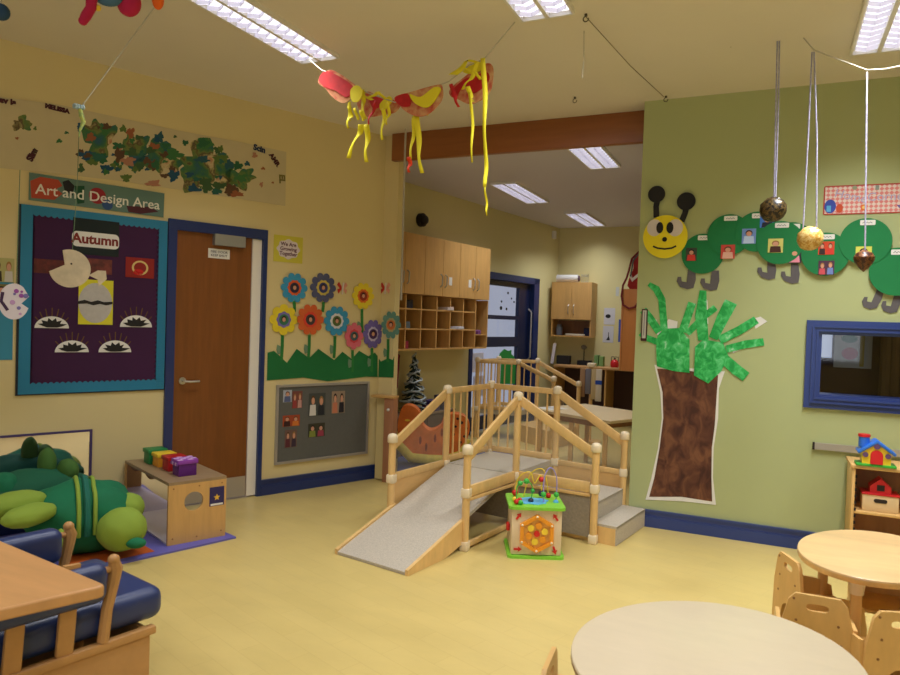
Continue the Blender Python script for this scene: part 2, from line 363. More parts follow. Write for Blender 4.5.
# dark curtain/door in the inner room
b = MB()
cu = FI.uv(886,350,.2)[0]
for k in range(12): b.cyl(FI.p(cu+k*.07,.05,.2), FI.p(cu+k*.07,2.3,.2), .045, mat('olive brown curtain',(96,72,34),.8), n=10)
tag(b.build('curtain'), 'olive brown curtain in the dim room behind the viewing window', 'curtain')
# ---- door 2 in the back room
zDD = 2.1
fb = MB().prism(rect(uDj0,0,uDj0+.07,zDD), FD, -.15, .02, BLUE).prism(rect(uDj1-.16,0,uDj1,zDD), FD, -.15, .02, BLUE).prism(rect(uDj0,zDD-.09,uDj1,zDD), FD, -.15, .02, BLUE)
d2 = struct(fb.build('door_2'))
g0 = uDj0+.10; g1 = FD.uv(517,320,-.07)[0]; NAVY = mat('dark navy door paint',(26,36,72),.35)
zs = [FD.uv(505,y)[1] for y in (286,315.5,319.5,337,347)]
lf = MB().prism(rect(g1,.02,uDj1-.16,zDD-.09), FD, -.1, -.05, NAVY).prism(rect(uDj0+.07,.02,g0,zDD-.09), FD, -.1, -.05, NAVY)
lf.prism(rect(g0,zs[0],g1,zDD-.09), FD, -.1, -.05, NAVY).prism(rect(g0,zs[2],g1,zs[1]), FD, -.1, -.04, NAVY).prism(rect(g0,zs[4],g1,zs[3]), FD, -.1, -.05, NAVY).prism(rect(g0,.02,g1,.2), FD, -.1, -.05, NAVY)
leaf2 = lf.build('door_leaf', d2)
MB().prism(rect(g0,.2,g1,zs[0]), FD, -.078, -.072, GLASS).build('pane', leaf2)
MB().tube([FD.p(g1+.3,.9,-.05),FD.p(g1+.3,.95,.0),FD.p(g1+.3,1.6,.0),FD.p(g1+.3,1.65,-.05)], .012, SILVER).build('door_handle', leaf2)
b = MB()
for x,y,r in ((501,308,2.0),(506.5,309,1.4),(508,293,1.3),(501.5,301.5,1.2),(511.5,298.5,1.0),(514,302,1.1)):
    u,v = FD.uv(x,y,-.07); rr = FD.rad(x,y,r,-.07); b.prism(circ(u,v,rr*1.2,12,ry=rr), FD, -.071, -.068, BLACK)
b.build('round_sticker', leaf2)
dino = pxpoly(FD, [(500,384),(501,362),(498,358),(500,353),(504,349),(508,351),(511,350),(511,354),(514,357),(513,362),(516,366),(515,384)], -.07)
tag(MB().prism(dino, FD, -.070, -.062, mat('green dinosaur card',(40,140,62),.8)).build('dinosaur_cutout'), 'green dinosaur cutout stuck on the lower glass of the navy door', 'decoration')
for x0,y0,x1,y1,c,lb in ((472,353,483,372,(206,206,222),'lilac paper sheet on the door glass left of the dinosaur, the upper one'),(473,376,484,396,(188,190,214),'lilac paper sheet on the door glass left of the dinosaur, the lower one')):
    tag(MB().prism(pxrect(FD,x0,y0,x1,y1,-.07), FD, -.070, -.064, mat('lilac sheet%d'%c[0],c,.8)).build('paper_sheet'), lb, 'paper')

# ================================================================== LIGHTS
LAMPS = []
def louvre_mats():
    e = bpy.data.materials.new('fluorescent tube'); e.use_nodes = True; b = e.node_tree.nodes['Principled BSDF']; b.inputs['Base Color'].default_value = (.9,.9,1,1)
    b.inputs['Emission Color'].default_value = (.86,.88,1,1); b.inputs['Emission Strength'].default_value = 2.1
    return e
TUBE = louvre_mats(); LOUV = mat('white louvre metal', (214,210,222), .3, metal=.5)
def fixture(x, y, z, lab, grp, L=1.2, W=.28, power=14, rz=0, spread=122, col=(.95,.97,1)):
    t = thing('ceiling_light', lab, 'ceiling light', (x,y,z), grp); C = V((x,y,z)); Rz = Matrix.Rotation(rz,3,'Z')
    P = lambda a,b,c: C + Rz @ V((a,b,c))
    b = MB(); T = 12e-3
    for a in (-1,1):
        b.bar(P(a*W/2,-L/2,-.012), P(a*W/2,L/2,-.012), .014, .024, WHITE); b.bar(P(-W/2,a*L/2,-.012), P(W/2,a*L/2,-.012), .014, .024, WHITE)
    b.bar(P(0,-L/2,-.012), P(0,L/2,-.012), .022, .024, WHITE)
    b.build('frame', t)
    b = MB()
    for a in (-1,1): b.bar(P(a*W/4,-L/2+.02,-.004), P(a*W/4,L/2-.02,-.004), W/2-.04, .006, TUBE)
    b.build('diffuser', t)
    b = MB(); n = int(L/.075)
    for k in range(1,n):
        yy = -L/2 + L*k/n
        for a in (-1,1): 
            b.bar(P(a*W/4-W/4+.016,yy-.016,-.018), P(a*W/4,yy+.016,-.018), .003, .026, LOUV); b.bar(P(a*W/4,yy+.016,-.018), P(a*W/4+W/4-.016,yy-.016,-.018), .003, .026, LOUV)
    b.build('louvre', t)
    ld = bpy.data.lights.new('lamp','AREA'); ld.shape = 'RECTANGLE'; ld.size = W-.03; ld.size_y = L-.05; ld.energy = power; ld.color = col; ld.spread = math.radians(spread)
    lo = bpy.data.objects.new('lamp', ld); COL.objects.link(lo); lo.location = P(0,0,-.03); lo.rotation_euler = (0,0,rz)
    return t
G1 = 'ceiling lights of the playroom'; G2 = 'ceiling lights of the back room'
fixture(-2.66,3.08,H,'long louvred ceiling light nearest the yellow wall, above the garland\'s left end',G1,power=26)
fixture(-1.14,2.97,H,'short visible end of a louvred ceiling light above the garland\'s right end',G1,power=30)
fixture(.485,4.05,H,'bright louvred ceiling light above the caterpillar on the green wall',G1,power=62,spread=112)
fixture(-1.48,6.1,H2,'louvred ceiling light just behind the wooden beam, nearest the green wall',G2,power=16,L=.9)
fixture(-2.66,7.60,H2,'louvred ceiling light over the wall cupboards, beyond the long yellow streamer',G2,power=20)
fixture(-2.43,9.70,H2,'farthest louvred ceiling light, above the back wall cupboard',G2,power=22)
for x,y,p in ((-2.9,.3,26),(-.6,.2,26),(1.8,.6,26),(2.3,3.4,26)):
    ld = bpy.data.lights.new('lamp','AREA'); ld.shape='RECTANGLE'; ld.size=.25; ld.size_y=1.15; ld.energy=p; ld.color=(.95,.97,1); ld.spread=math.radians(122)
    lo = bpy.data.objects.new('lamp', ld); COL.objects.link(lo); lo.location=(x,y,H-.03)
ld = bpy.data.lights.new('lamp','AREA'); ld.size = .6; ld.energy = 7; lo = bpy.data.objects.new('lamp', ld); COL.objects.link(lo); lo.location = (1.3, YG+1.0, 2.5)  # unseen lamp added to brighten the dim room and its painted sheet
ld = bpy.data.lights.new('daylight','AREA'); ld.shape='RECTANGLE'; ld.size=wx1-wx0-.2; ld.size_y=wz1-wz0-.2; ld.energy=55; ld.color=(.86,.92,1)
lo = bpy.data.objects.new('daylight', ld); COL.objects.link(lo); lo.location=((wx0+wx1)/2,YK+.0,(wz0+wz1)/2); lo.rotation_euler=(PI/2,0,0)  # area lamp in the added window, for cool light on the tables
w = bpy.data.worlds.new('sky'); bpy.context.scene.world = w; w.use_nodes = True
w.node_tree.nodes['Background'].inputs[0].default_value = (.72,.78,1,1); w.node_tree.nodes['Background'].inputs[1].default_value = .75
# ================================================================== PLAY PLATFORMS
CLR = bpy.data.materials.new('clear acrylic'); CLR.use_nodes = True; nt = CLR.node_tree; nt.nodes.clear()
o_ = nt.nodes.new('ShaderNodeOutputMaterial'); mx = nt.nodes.new('ShaderNodeMixShader'); t_ = nt.nodes.new('ShaderNodeBsdfTransparent'); g_ = nt.nodes.new('ShaderNodeBsdfPrincipled')
g_.inputs['Base Color'].default_value = (.7,.68,.62,1); g_.inputs['Roughness'].default_value = .12; mx.inputs[0].default_value = .055
nt.links.new(t_.outputs[0], mx.inputs[1]); nt.links.new(g_.outputs[0], mx.inputs[2]); nt.links.new(mx.outputs[0], o_.inputs[0])
PW = mat('clear coated maple', (226,186,122), .38, var=.14, scale=3, kind='wood', stretch=(5,5,1.5))
PWP = mat('maple plywood panel', (220,176,112), .42, var=.1, scale=3, kind='wood', stretch=(1.2,1.2,7))
def v3(p, z): return V((p[0], p[1], z))
def post(t, p, z0, z1, clamps, r=.025):
    o = MB().cyl(v3(p,z0), v3(p,z1-.03), r, PW, n=14).build('post', t)
    MB().lathe(v3(p,z1-.062), [(.031,0),(.034,.004),(.035,.032),(.033,.046),(.025,.057),(.010,.062)], CAP, n=24).build('cap', o, angle=1.3)
    for zc in clamps:
        MB().box(v3(p,zc), (.058,.058,.062), CAP, bev=.010).build('clamp', o)
    return o
def rail(t, name, a, b, w=.022, h=.045, inset=.03):
    a, b = V(a), V(b); d = (b-a).normalized(); return MB().bar(a+d*inset, b-d*inset, w, h, PW, bev=.004).build(name, t)
def balusters(t, a, b, z0, z1, n):
    for k in range(1, n+1):
        p = V(a).lerp(V(b), k/(n+1)); MB().cyl((p.x,p.y,z0), (p.x,p.y,z1), .008, PW, n=8).build('baluster', t)
PT = dict(E=(-1.603,4.668), F=(-2.192,4.757), H=(-1.505,5.316), G=(-2.094,5.406), A=(-1.701,4.02), B=(-2.29,4.11), C=(-1.021,4.58), D=(-.955,5.215))
PT['G'] = (-2.094, 5.40)
h1, h2, zp = .668, .957, .363
t = thing('play_platform', 'wooden toddler play platform with carpeted ramp and steps in front of the opening', 'play platform', (-1.85,4.7,0))
for k in 'ABCD': post(t, PT[k], 0.0 if k in 'AC' else 0.0, h1, (.03,zp))
for k in 'EFGH': post(t, PT[k], 0.0, h2, (zp,))
for a, b in (('A','E'),('B','F'),('C','E'),('D','H')):
    rail(t, 'handrail', v3(PT[a],h1-.085), v3(PT[b],h2-.05), .022, .064, .012)
    d = (V(PT[b])-V(PT[a])); l = d.length; pa = V(PT[a])+d*.05; pb = V(PT[b])-d*.05
    fr = Fr((pa.x,pa.y,0), (d.x,d.y,0), (-d.y,d.x,0)); L = (pb-pa).length
    MB().prism([(.0,zp+.03),(L,zp+.03),(L,h2-.09),(0,h1-.12)], fr, -.002, .002, CLR).build('clear_panel', t)
rail(t, 'handrail', v3(PT['F'],h2-.045), v3(PT['G'],h2-.045)); rail(t, 'handrail', v3(PT['G'],h2-.045), v3(PT['H'],h2-.045))
rail(t, 'lower_rail', v3(PT['F'],zp+.035), v3(PT['G'],zp+.035)); rail(t, 'lower_rail', v3(PT['G'],zp+.035), v3(PT['H'],zp+.035))
balusters(t, v3(PT['F'],0), v3(PT['G'],0), zp+.04, h2-.06, 6); balusters(t, v3(PT['G'],0), v3(PT['H'],0), zp+.04, h2-.06, 6)
for a, b in (('A','E'),('C','E')):
    rail(t, 'side_rail', v3(PT[a],zp+.005), v3(PT[b],zp+.0), .022, .072); rail(t, 'side_rail', v3(PT[a],zp-.045), v3(PT[b],zp-.058), .022, .022)
rail(t, 'base_rail', v3(PT['A'],.03), v3(PT['E'],.03), .022, .035)
rail(t, 'side_rail', v3(PT['B'],zp+.01), v3(PT['F'],zp+.01), .022, .05); 
E2, F2_, G2_, H2_ = [V(PT[k]) for k in 'EFGH']
aa = (H2_-E2).normalized(); ww = (E2-F2_).normalized()
ins = .028
deck = [E2+(-ww+aa)*ins, F2_+(ww+aa)*ins, G2_+(ww-aa)*ins, H2_+(-ww-aa)*ins]
E_, F_, G_, H_ = deck
# carpeted deck top with its frame
MB().flat([(p.x,p.y) for p in (E_-aa*ins, F_-aa*ins, G_, H_)], zp-.03, zp+.012, CARPET).build('deck', t)
MB().flat([(p.x,p.y) for p in (E_, F_, F_+aa*.012, E_+aa*.012)], .04, zp-.03, CARPETW).build('carpet_side', t)
# ramp
rf = atz(337.5,554.5); rr = atz(405,575.5); 
Rl, Rr = V((rf.x,rf.y)), V((rr.x,rr.y))
b = MB(); Et = V((E_.x,E_.y))+ww*.0-aa*.03; Ft = V((F_.x,F_.y))-aa*.03
tt = bmesh.new(); zt = zp+.008
q = [(*Rl,.018),(*Rr,.018),(*Et,zt),(*Ft,zt)]; q2 = [(x,y,max(z-.03,.002)) for x,y,z in q]
va = [tt.verts.new(p) for p in q]; vb = [tt.verts.new(p) for p in q2]; tt.faces.new(va); tt.faces.new(vb[::-1])
for k in range(4): tt.faces.new((va[k],vb[k],vb[(k+1)%4],va[(k+1)%4]))
bmesh.ops.recalc_face_normals(tt, faces=tt.faces); b._merge(tt, CARPET, None, False); ramp = b.build('ramp', t)
def rampboard(p0, p1, f, sgn):
    d = (p1-p0); L = d.length; fr = Fr((p0.x,p0.y,0), (d.x,d.y,0), (-d.y*sgn,d.x*sgn,0))
    z0 = .022; z1 = z0+(zt-z0)*f
    MB().prism([(0,.0),(0,z0+.01),(L*f,z1+.012),(L*f,max(z1-.14,.01)),(L*.30,0.0)], fr, 0, .022, PW).build('ramp_board', ramp)
rampboard(Rr, V((Et.x,Et.y)), .50, -1); rampboard(Rl, V((Ft.x,Ft.y)), .47, 1)
# triangular ply infill beside the ramp on the far side, and board beside steps
def side_panel(a, b, pts, name='side_panel', off=0):
    A_, B_ = V(PT[a]), V(PT[b]); d = B_-A_; fr = Fr((A_.x,A_.y,0), (d.x,d.y,0), (-d.y,d.x,0)); L = d.length
    MB().prism([(u*L, z) for u, z in pts], fr, off-.006, off+.006, PWP).build(name, t)
side_panel('B','F', [(.04,.10),(.04,zp-.01),(.96,zp-.01),(.96,zp-.03)])
side_panel('D','H', [(.04,.06),(.04,zp-.02),(.96,zp-.02),(.96,.06)])
rail(t, 'side_rail', v3(PT['D'],zp+.0), v3(PT['H'],zp+.0), .022, .04)
# woven carpet side panel under the E-C rail
A_, B_ = V(PT['E']), V(PT['C']); d = B_-A_; fr = Fr((A_.x,A_.y,0), (d.x,d.y,0), (-d.y,d.x,0)); L = d.length
MB().prism([(.03,.035),(.03,zp-.06),(L-.03,zp-.06),(L-.03,.035)], fr, .0, .012, CARPETW).build('carpet_side', t)
# steps
Cq, Dq = V(PT['C']), V(PT['D']); sw = (Cq-E2).normalized(); sa = aa
s1 = (V(atz(612,548.5)[:2])-E2).dot(sw); depth_ = (H2_-E2).length
def step(u0, u1, z, inset=.035):
    p = [E2+sw*u0+sa*inset, E2+sw*u1+sa*inset, E2+sw*u1+sa*(depth_-inset), E2+sw*u0+sa*(depth_-inset)]
    o = MB().flat([(q.x,q.y) for q in p], .0, z-.012, PW).build('step', t)
    g = .0; pc = [E2+sw*u0+sa*(inset+g), E2+sw*(u1+.008)+sa*(inset+g), E2+sw*(u1+.008)+sa*(depth_-inset), E2+sw*u0+sa*(depth_-inset)]
    MB().flat([(q.x,q.y) for q in pc], z-.013, z+.004, CARPET).build('step_carpet', o)
    pf = [E2+sw*u1+sa*(inset+.001), E2+sw*(u1+.008)+sa*(inset+.001), E2+sw*(u1+.008)+sa*(depth_-inset), E2+sw*u1+sa*(depth_-inset)]
    MB().flat([(q.x,q.y) for q in pf], .004, z, CARPET).build('step_carpet', o)
L2 = (Cq-E2).length
step(.03, .30, .245); step(.30, L2-.03, .245); 
step(L2-.02, s1, .125)

# second platform in the back room
Q = dict(P1=(-3.02,7.86), P3=(-2.72,7.86), P4=(-2.66,8.35), P2=(-3.02,8.40), P5=(-2.22,8.40), P6=(-2.24,7.86))
Q['P1'] = tuple(atz(478,357,1.0)[:2]); Q['P3'] = tuple(atz(519,359,1.0)[:2]); Q['P4'] = tuple(atz(538,358,1.0)[:2]); Q['P2'] = tuple(atz(499,356,1.0)[:2])
Q['P5'] = tuple(atz(579,381,.755)[:2]); Q['P6'] = tuple(atz(554,376,.845)[:2])
dsh = V((.12,-.05))
for k in Q: Q[k] = tuple(V(Q[k]))
t = thing('play_platform', 'second wooden play platform with barred rail by the navy door in the back room', 'play platform', (-2.9,8.1,0))
for k, h in (('P1',1.0),('P3',1.0),('P4',1.0),('P2',1.0),('P5',.755),('P6',.845)): post(t, Q[k], 0, h, (.36,))
for a, b in (('P1','P3'),('P1','P2'),('P2','P4')):
    rail(t, 'handrail', v3(Q[a],.95), v3(Q[b],.95)); rail(t, 'lower_rail', v3(Q[a],.38), v3(Q[b],.38)); balusters(t, v3(Q[a],0), v3(Q[b],0), .39, .93, 5)
rail(t, 'handrail', v3(Q['P3'],.95), v3(Q['P6'],.79), .02, .05, .012); rail(t, 'handrail', v3(Q['P4'],.95), v3(Q['P5'],.70), .02, .05, .012)
MB().flat([Q['P1'],Q['P3'],Q['P4'],Q['P2']], .30, .36, CARPET).build('deck', t)
e = V(Q['P3']); e2 = V(Q['P4']); 
MB().flat([tuple(e),tuple(V(Q['P6'])),tuple(V(Q['P5'])),tuple(e2)], 0, .2, PW).build('step', t)

# ================================================================== BEAD MAZE CUBE
cl, cr_ = atz(507.5,558.5), atz(564.5,560.5); d = (cr_-cl); W_ = d.length; ang = math.atan2(d.y, d.x); back = V((-d.y,d.x,0)).normalized()
ctr = (cl+cr_)/2 + back*W_/2; S = W_*.88
t = thing('activity_cube', 'green and natural wood activity cube with wire bead maze on top', 'toy', (ctr.x,ctr.y,0))
t.rotation_euler = (0,0,ang); WOFF[t.name] = V((0,0,0))
LIME = mat('lime green lacquer', (128,202,58), .4); CREAMW = mat('pale birch ply', (226,204,168), .5, var=.08, scale=4, kind='wood', stretch=(6,6,1)); CH = .30
def rplate(z0, z1, s, m, r=.03): return MB().flat(rrect(-s/2,-s/2,s/2,s/2,r,5), z0, z1, m)
rplate(0,.018,W_,LIME).build('base_plate', t); rplate(CH,CH+.018,W_,LIME).build('top_plate', t)
MB().box((0,0,CH/2+.01), (S,S,CH-.02), CREAMW, bev=.004).build('body', t)
ff = Fr((0,-S/2,0), (1,0,0), (0,-1,0))
OR = mat('orange plastic', (236,152,40), .4); YE = mat('yellow plastic', (240,206,60), .4); RE = mat('red paint plastic', (206,36,34), .4); BL = mat('sky blue plastic', (90,176,226), .4); VI = mat('lilac plastic', (150,140,214), .4)
GRN = mat('green plastic', (66,176,70), .4); REDB = RE; DKB = mat('dark bead', (40,50,60), .4)
cz = .155; R6 = .118
o = MB().ring([(R6*math.cos(PI/2+k*PI/3), cz+R6*math.sin(PI/2+k*PI/3)) for k in range(6)], [((R6-.025)*math.cos(PI/2+k*PI/3), cz+(R6-.025)*math.sin(PI/2+k*PI/3)) for k in range(6)], ff, 0, .022, OR).build('wheel_frame', t)
MB().prism([((R6-.02)*math.cos(PI/2+k*PI/3), cz+(R6-.02)*math.sin(PI/2+k*PI/3)) for k in range(6)], ff, .0, .006, mat('amber disc',(226,170,84),.4)).build('wheel_disc', t)
g = MB(); g.cyl(ff.p(0,cz,.004), ff.p(0,cz,.02), .018, RE)
g.build('hub', t)
for k in range(6):
    a = k*PI/3+.3; MB().cyl(ff.p(.05*math.cos(a),cz+.05*math.sin(a),.005), ff.p(.05*math.cos(a),cz+.05*math.sin(a),.018), .020, (YE,OR)[k%2]).build('gear', t)
for k in range(6):
    a = PI/2+k*PI/3; MB().ell(ff.p(.105*math.cos(a),cz+.105*math.sin(a),.022), .008, CAP, n=6).build('screw', t)
for sx, sz, a in ((-1,1,.9),(1,1,-.9),(-1,-1,-.9+PI),(1,-1,.9+PI)):
    c = (sx*S*.37, cz+sz*S*.33); fr2 = Fr(ff.p(c[0],c[1],0), (1,0,0), (0,-1,0))
    ar = [(-.006,-.024),(.006,-.024),(.006,.004),(.016,.002),(0,.026),(-.016,.002),(-.006,.004)]
    ca, sa_ = math.cos(-a*.7), math.sin(-a*.7)
    MB().prism([(x*ca-y*sa_, x*sa_+y*ca) for x,y in ar], fr2, 0, .006, RE).build('arrow', t)
MB().flat([(-.02+.10*math.cos(k*PI/12)*(1+.15*math.sin(k)), -.02+.085*math.sin(k*PI/12)*(1+.15*math.cos(2*k))) for k in range(24)], CH+.018, CH+.021, BL).build('pond_print', t)
def wire(pts, m, beads):
    N = 26; P = [V(p) for p in pts]; out = []
    for i in range(len(P)-1):
        p0, p1, p2, p3 = P[max(i-1,0)], P[i], P[i+1], P[min(i+2,len(P)-1)]
        for k in range(8):
            s = k/8; out.append(.5*((2*p1)+(-p0+p2)*s+(2*p0-5*p1+4*p2-p3)*s*s+(-p0+3*p1-3*p2+p3)*s**3))
    out.append(P[-1]); w = MB().tube(out, .0035, m, 6).build('wire', t)
    for f, r, bm_ in beads: MB().ell(out[min(len(out)-1,int(f*len(out)))], r, bm_, n=7).build('bead', w)
Zt = CH+.018
wire([(-.12,-.08,Zt),(-.12,-.07,Zt+.10),(-.06,-.04,Zt+.13),(-.02,-.03,Zt+.09),(-.03,-.04,Zt)], GRN, [(.35,.016,GRN),(.5,.018,GRN),(.95,.018,DKB),(.05,.018,RE),(.8,.014,GRN)])
wire([(.05,-.05,Zt),(.05,-.05,Zt+.16),(.09,-.04,Zt+.22),(.13,-.03,Zt+.15),(.13,-.03,Zt)], VI, [(.1,.018,GRN),(.9,.017,GRN),(.97,.018,BL)])
wire([(-.12,.09,Zt),(-.10,.08,Zt+.12),(-.03,.05,Zt+.17),(.0,.04,Zt+.10),(.04,.05,Zt+.15),(.05,.06,Zt)], YE, [(.95,.02,DKB),(.85,.018,RE),(.05,.02,RE)])
wire([(.1,.08,Zt),(.06,.06,Zt+.18),(-.02,.09,Zt+.15),(-.06,.1,Zt)], YE, [(.05,.018,RE)])
for x,y,m_ in ((-.125,-.11,RE),(-.10,-.06,RE),(-.13,-.04,YE),(-.10,-.12,GRN)): MB().ell((x,y,Zt+.014), .016, m_, n=7).build('bead', t)
MB().box((-S/2-.012,-.02,.155), (.022,.05,.05), RE, bev=.008).build('side_knob', t)

# ================================================================== MIRROR TUNNEL BOX with gift boxes
bb = V((.92,-.392,0)).normalized(); cc = V((.392,.92,0)).normalized()
o0 = V((-3.282,3.131,0)); LT, WT, HT = .812, .367, .397; TH = .018
t = thing('tunnel_box', 'low wooden play tunnel box lined with mirrors, round hole in its end', 'play box', o0)
MAT_Z = .012
frE = Fr(o0, cc, bb)        # end panel plane, outward = bb
hc = (WT*.43, MAT_Z+.252); hr = .060; N = 40
def square_ring(u0,v0,u1,v1,c,r,n=40):
    O, I = [], []
    for k in range(n):
        a = 2*PI*k/n+PI/4; x, y = math.cos(a), math.sin(a)
        tx = ((u1 if x > 0 else u0)-c[0])/x if abs(x) > 1e-6 else 1e9; ty = ((v1 if y > 0 else v0)-c[1])/y if abs(y) > 1e-6 else 1e9
        s_ = min(tx, ty); O.append((c[0]+x*s_, c[1]+y*s_)); I.append((c[0]+x*r, c[1]+y*r))
    # snap nearest samples to the true corners
    for cx, cy in ((u0,v0),(u1,v0),(u1,v1),(u0,v1)):
        j = min(range(n), key=lambda k: (O[k][0]-cx)**2+(O[k][1]-cy)**2); O[j] = (cx, cy)
    return O, I
O, I = square_ring(0,MAT_Z,WT,HT-TH,hc,hr)
ep = MB().ring(O, I, frE, -TH, 0, W_OAK).build('end_panel', t)
for u, v in ((.03,.05),(.18,.04),(WT-.03,.05),(.03,HT-.04),(WT-.03,HT-.04),(.19,HT-.04)): MB().cyl(frE.p(u,v,0), frE.p(u,v,.002), .005, W_DARK, n=8).build('screw', ep)
st = MB().prism(rect(WT*.70,.215,WT*.96,.335), frE, 0, .002, mat('indigo sticker',(44,38,92),.5))
st.prism([((.83*WT)+(.022 if k%2 == 0 else .010)*math.sin(k*PI/5), .268+(.022 if k%2 == 0 else .010)*math.cos(k*PI/5)) for k in range(10)], frE, .002, .003, mat('gold star print',(226,180,60),.5)); st.prism(rect(WT*.72,.218,WT*.94,.23), frE, .002,.003, PAPER)
st.build('star_sticker', ep)
MIR = mat('mirror', (214,214,240), .04, metal=1)
frE2 = Fr(o0-bb*LT, cc, -bb)
MB().prism(rect(0,MAT_Z,WT,HT-TH), frE2, -TH, 0, W_OAK).build('end_panel', t)
MB().prism(rect(.01,MAT_Z+.01,WT-.01,HT-TH-.01), frE2, -TH-.003, -TH, MIR).build('mirror_sheet', t)
MB().flat([(p.x,p.y) for p in (o0, o0+cc*WT, o0+cc*WT-bb*LT, o0-bb*LT)], HT-TH, HT, mat('taupe wood grain top',(150,126,96),.45,var=.12,scale=3,kind='wood',stretch=(2,5,5))).build('top_panel', t)
frT = Fr(o0-bb*LT, bb, -cc)
ar = [(LT*.22+.10*math.cos(a), HT-TH-.07*math.sin(a)*1.0) for a in [k*PI/12 for k in range(13)]]
MB().prism([(LT*.22+.13*math.cos(k*PI/12), HT-TH-.09*math.sin(k*PI/12)) for k in range(13)], frT, -.12, -.105, W_DARK).build('hanging_flap', t)
MB().flat([(p.x,p.y) for p in (o0-bb*TH+cc*.004, o0+cc*(WT+.0)-bb*TH, o0+cc*(WT+.0)-bb*(LT-TH), o0-bb*(LT-TH)+cc*.004)], MAT_Z, MAT_Z+.01, mat('foil floor painted reflection',(236,232,255),.3,metal=0,bump=.5,scale=9)).build('floor_mirror', t)  # pale lavender colour stands in for bright reflections in the foil
# mat under the box
mf = [atz(236,538), atz(128,561), atz(0,592)]
pm = [(p.x,p.y) for p in (o0+bb*.05+cc*(WT+.06), o0+bb*.05-cc*.10, o0-bb*.35-cc*.10+cc*-.02, o0-bb*1.15-cc*.75, o0-bb*1.5-cc*.7, o0-bb*.92+cc*(WT+.06))]
a_ = atz(236,538.5); b_ = atz(170,553.5); c_ = atz(60,575)
dm = (b_-a_).normalized()
p0 = a_; p1 = a_ + dm*1.25; nin = V((-dm.y,dm.x,0)); nin = nin if nin.dot(V((-1,0,0))) > 0 else -nin
def wl(p): # distance inside left wall
    return p.dot(nL)-XL
q0 = p0 + nin*(max(.05, (wl(p0)-.03)/max(1e-3, -nin.dot(nL)))*.98); q1 = p1 + nin*(max(.05,(wl(p1)-.03)/max(1e-3,-nin.dot(nL)))*.98)
matcol = mat('violet blue vinyl mat', (98,96,176), .4)
o = MB().flat([(p.x,p.y) for p in (p0, p1, q1, q0)], .0005, .0115, matcol).build('play_mat')
tag(o, 'thin violet blue play mat under the tunnel box and the turtle cushion', 'mat')
pr = a_+dm*.50+nin*.06; pr2 = a_+dm*.95+nin*.06
MB().flat([(p.x,p.y) for p in (pr, pr2, pr2+nin*.35, pr+nin*.35)], .012, .0135, mat('orange red vinyl',(196,92,40),.4)).build('orange_panel', o, label='orange red square of the mat')
# gift boxes on top
def gift(px, py, ht, name_col, col, lab, lid=None, gingham=False, w=.115, d=.125):
    c = atz(px, py, HT); c = c
    t = thing('small_box', lab, 'box', (c.x,c.y,HT), 'small coloured boxes on the tunnel box'); t.rotation_euler = (0,0,math.atan2(bb.y,bb.x)); WOFF[t.name] = V((0,0,0))
    cm = mat(name_col, col, .45, var=.06)
    MB().box((0,0,ht*.4), (w*.92,d*.92,ht*.8), cm, bev=.004).build('body', t)
    lm = lid or cm
    l = MB().box((0,0,ht*.86), (w*1.04,d*1.04,ht*.28), lm, bev=.005).build('lid', t)
    if gingham:
        wm = mat('pale lilac scallop', (214,176,226), .5); b = MB()
        for k in range(5): b.cyl((-w*.42+k*w*.21,-d*.52-.002,ht*.74), (-w*.42+k*w*.21,-d*.52-.004,ht*.74), w*.1, wm if k%2 else lm, n=12)
        for i in range(4):
            for j in range(4):
                if (i+j)%2: b.box((-w*.39+i*w*.26,-d*.39+j*d*.26,ht*1.001), (w*.26,d*.26,.002), wm)
        b.build('lid_pattern', l)
gift(155,462.5,.10,'green tin',(32,128,70),'green lidded small box, rearmost in the row on the tunnel box')
gift(164,465.5,.09,'amber tin',(222,150,40),'yellow lidded small box, second from the back on the tunnel box',lid=mat('yellow lid',(232,196,50),.45))
gift(174,469.5,.095,'red tin',(176,30,34),'red small box between the yellow and the purple one')
gift(184.5,474.5,.105,'purple tin',(92,30,120),'purple small box with scalloped lilac lid, front of the row',lid=mat('violet lid',(140,64,170),.5),gingham=True)
# ================================================================== LEFT WALL DISPLAYS
def onwall(fr, name, pts, d0, d1, m, label, cat, group=None): return tag(MB().prism(pts, fr, d0, d1, m).build(name), label, cat, group)
def sc(c): return mat('c%d_%d_%d' % c, c, .8)
SKIN = sc((206,150,122))
def photo(fr, poly, d, bg, tops, seed, name='photo', label=None, parent=None, group=None, cat='photo'):
    """a printed photo: background, people as head / hair / clothes patches"""
    rnd = random.Random(seed); (u0,v0),(u1,v1) = poly[0], poly[2]; w = u1-u0; h = v1-v0
    b = MB().prism(rect(u0,v0,u1,v1), fr, d, d+.002, sc(bg))
    n = len(tops)
    for k, c in enumerate(tops):
        cx = u0+w*(k+.5)/n; hw = w/n*.30; hy = v0+h*(.60+.06*rnd.random())
        b.prism([(cx-hw*1.3,v0+h*.02),(cx+hw*1.3,v0+h*.02),(cx+hw*1.1,hy-h*.16),(cx-hw*1.1,hy-h*.16)], fr, d+.002, d+.0028, sc(c))
        b.prism(circ(cx,hy+h*.05,hw*.85,12,ry=h*.20), fr, d+.0028, d+.0034, sc(rnd.choice([(52,34,26),(90,60,34),(26,20,20),(150,110,60)])))
        b.prism(circ(cx,hy,hw*.66,12,ry=h*.16), fr, d+.0034, d+.004, SKIN)
    o = b.build(name, parent)
    if parent is None: tag(o, label, cat, group)
    elif label: o['label'] = label
    return o
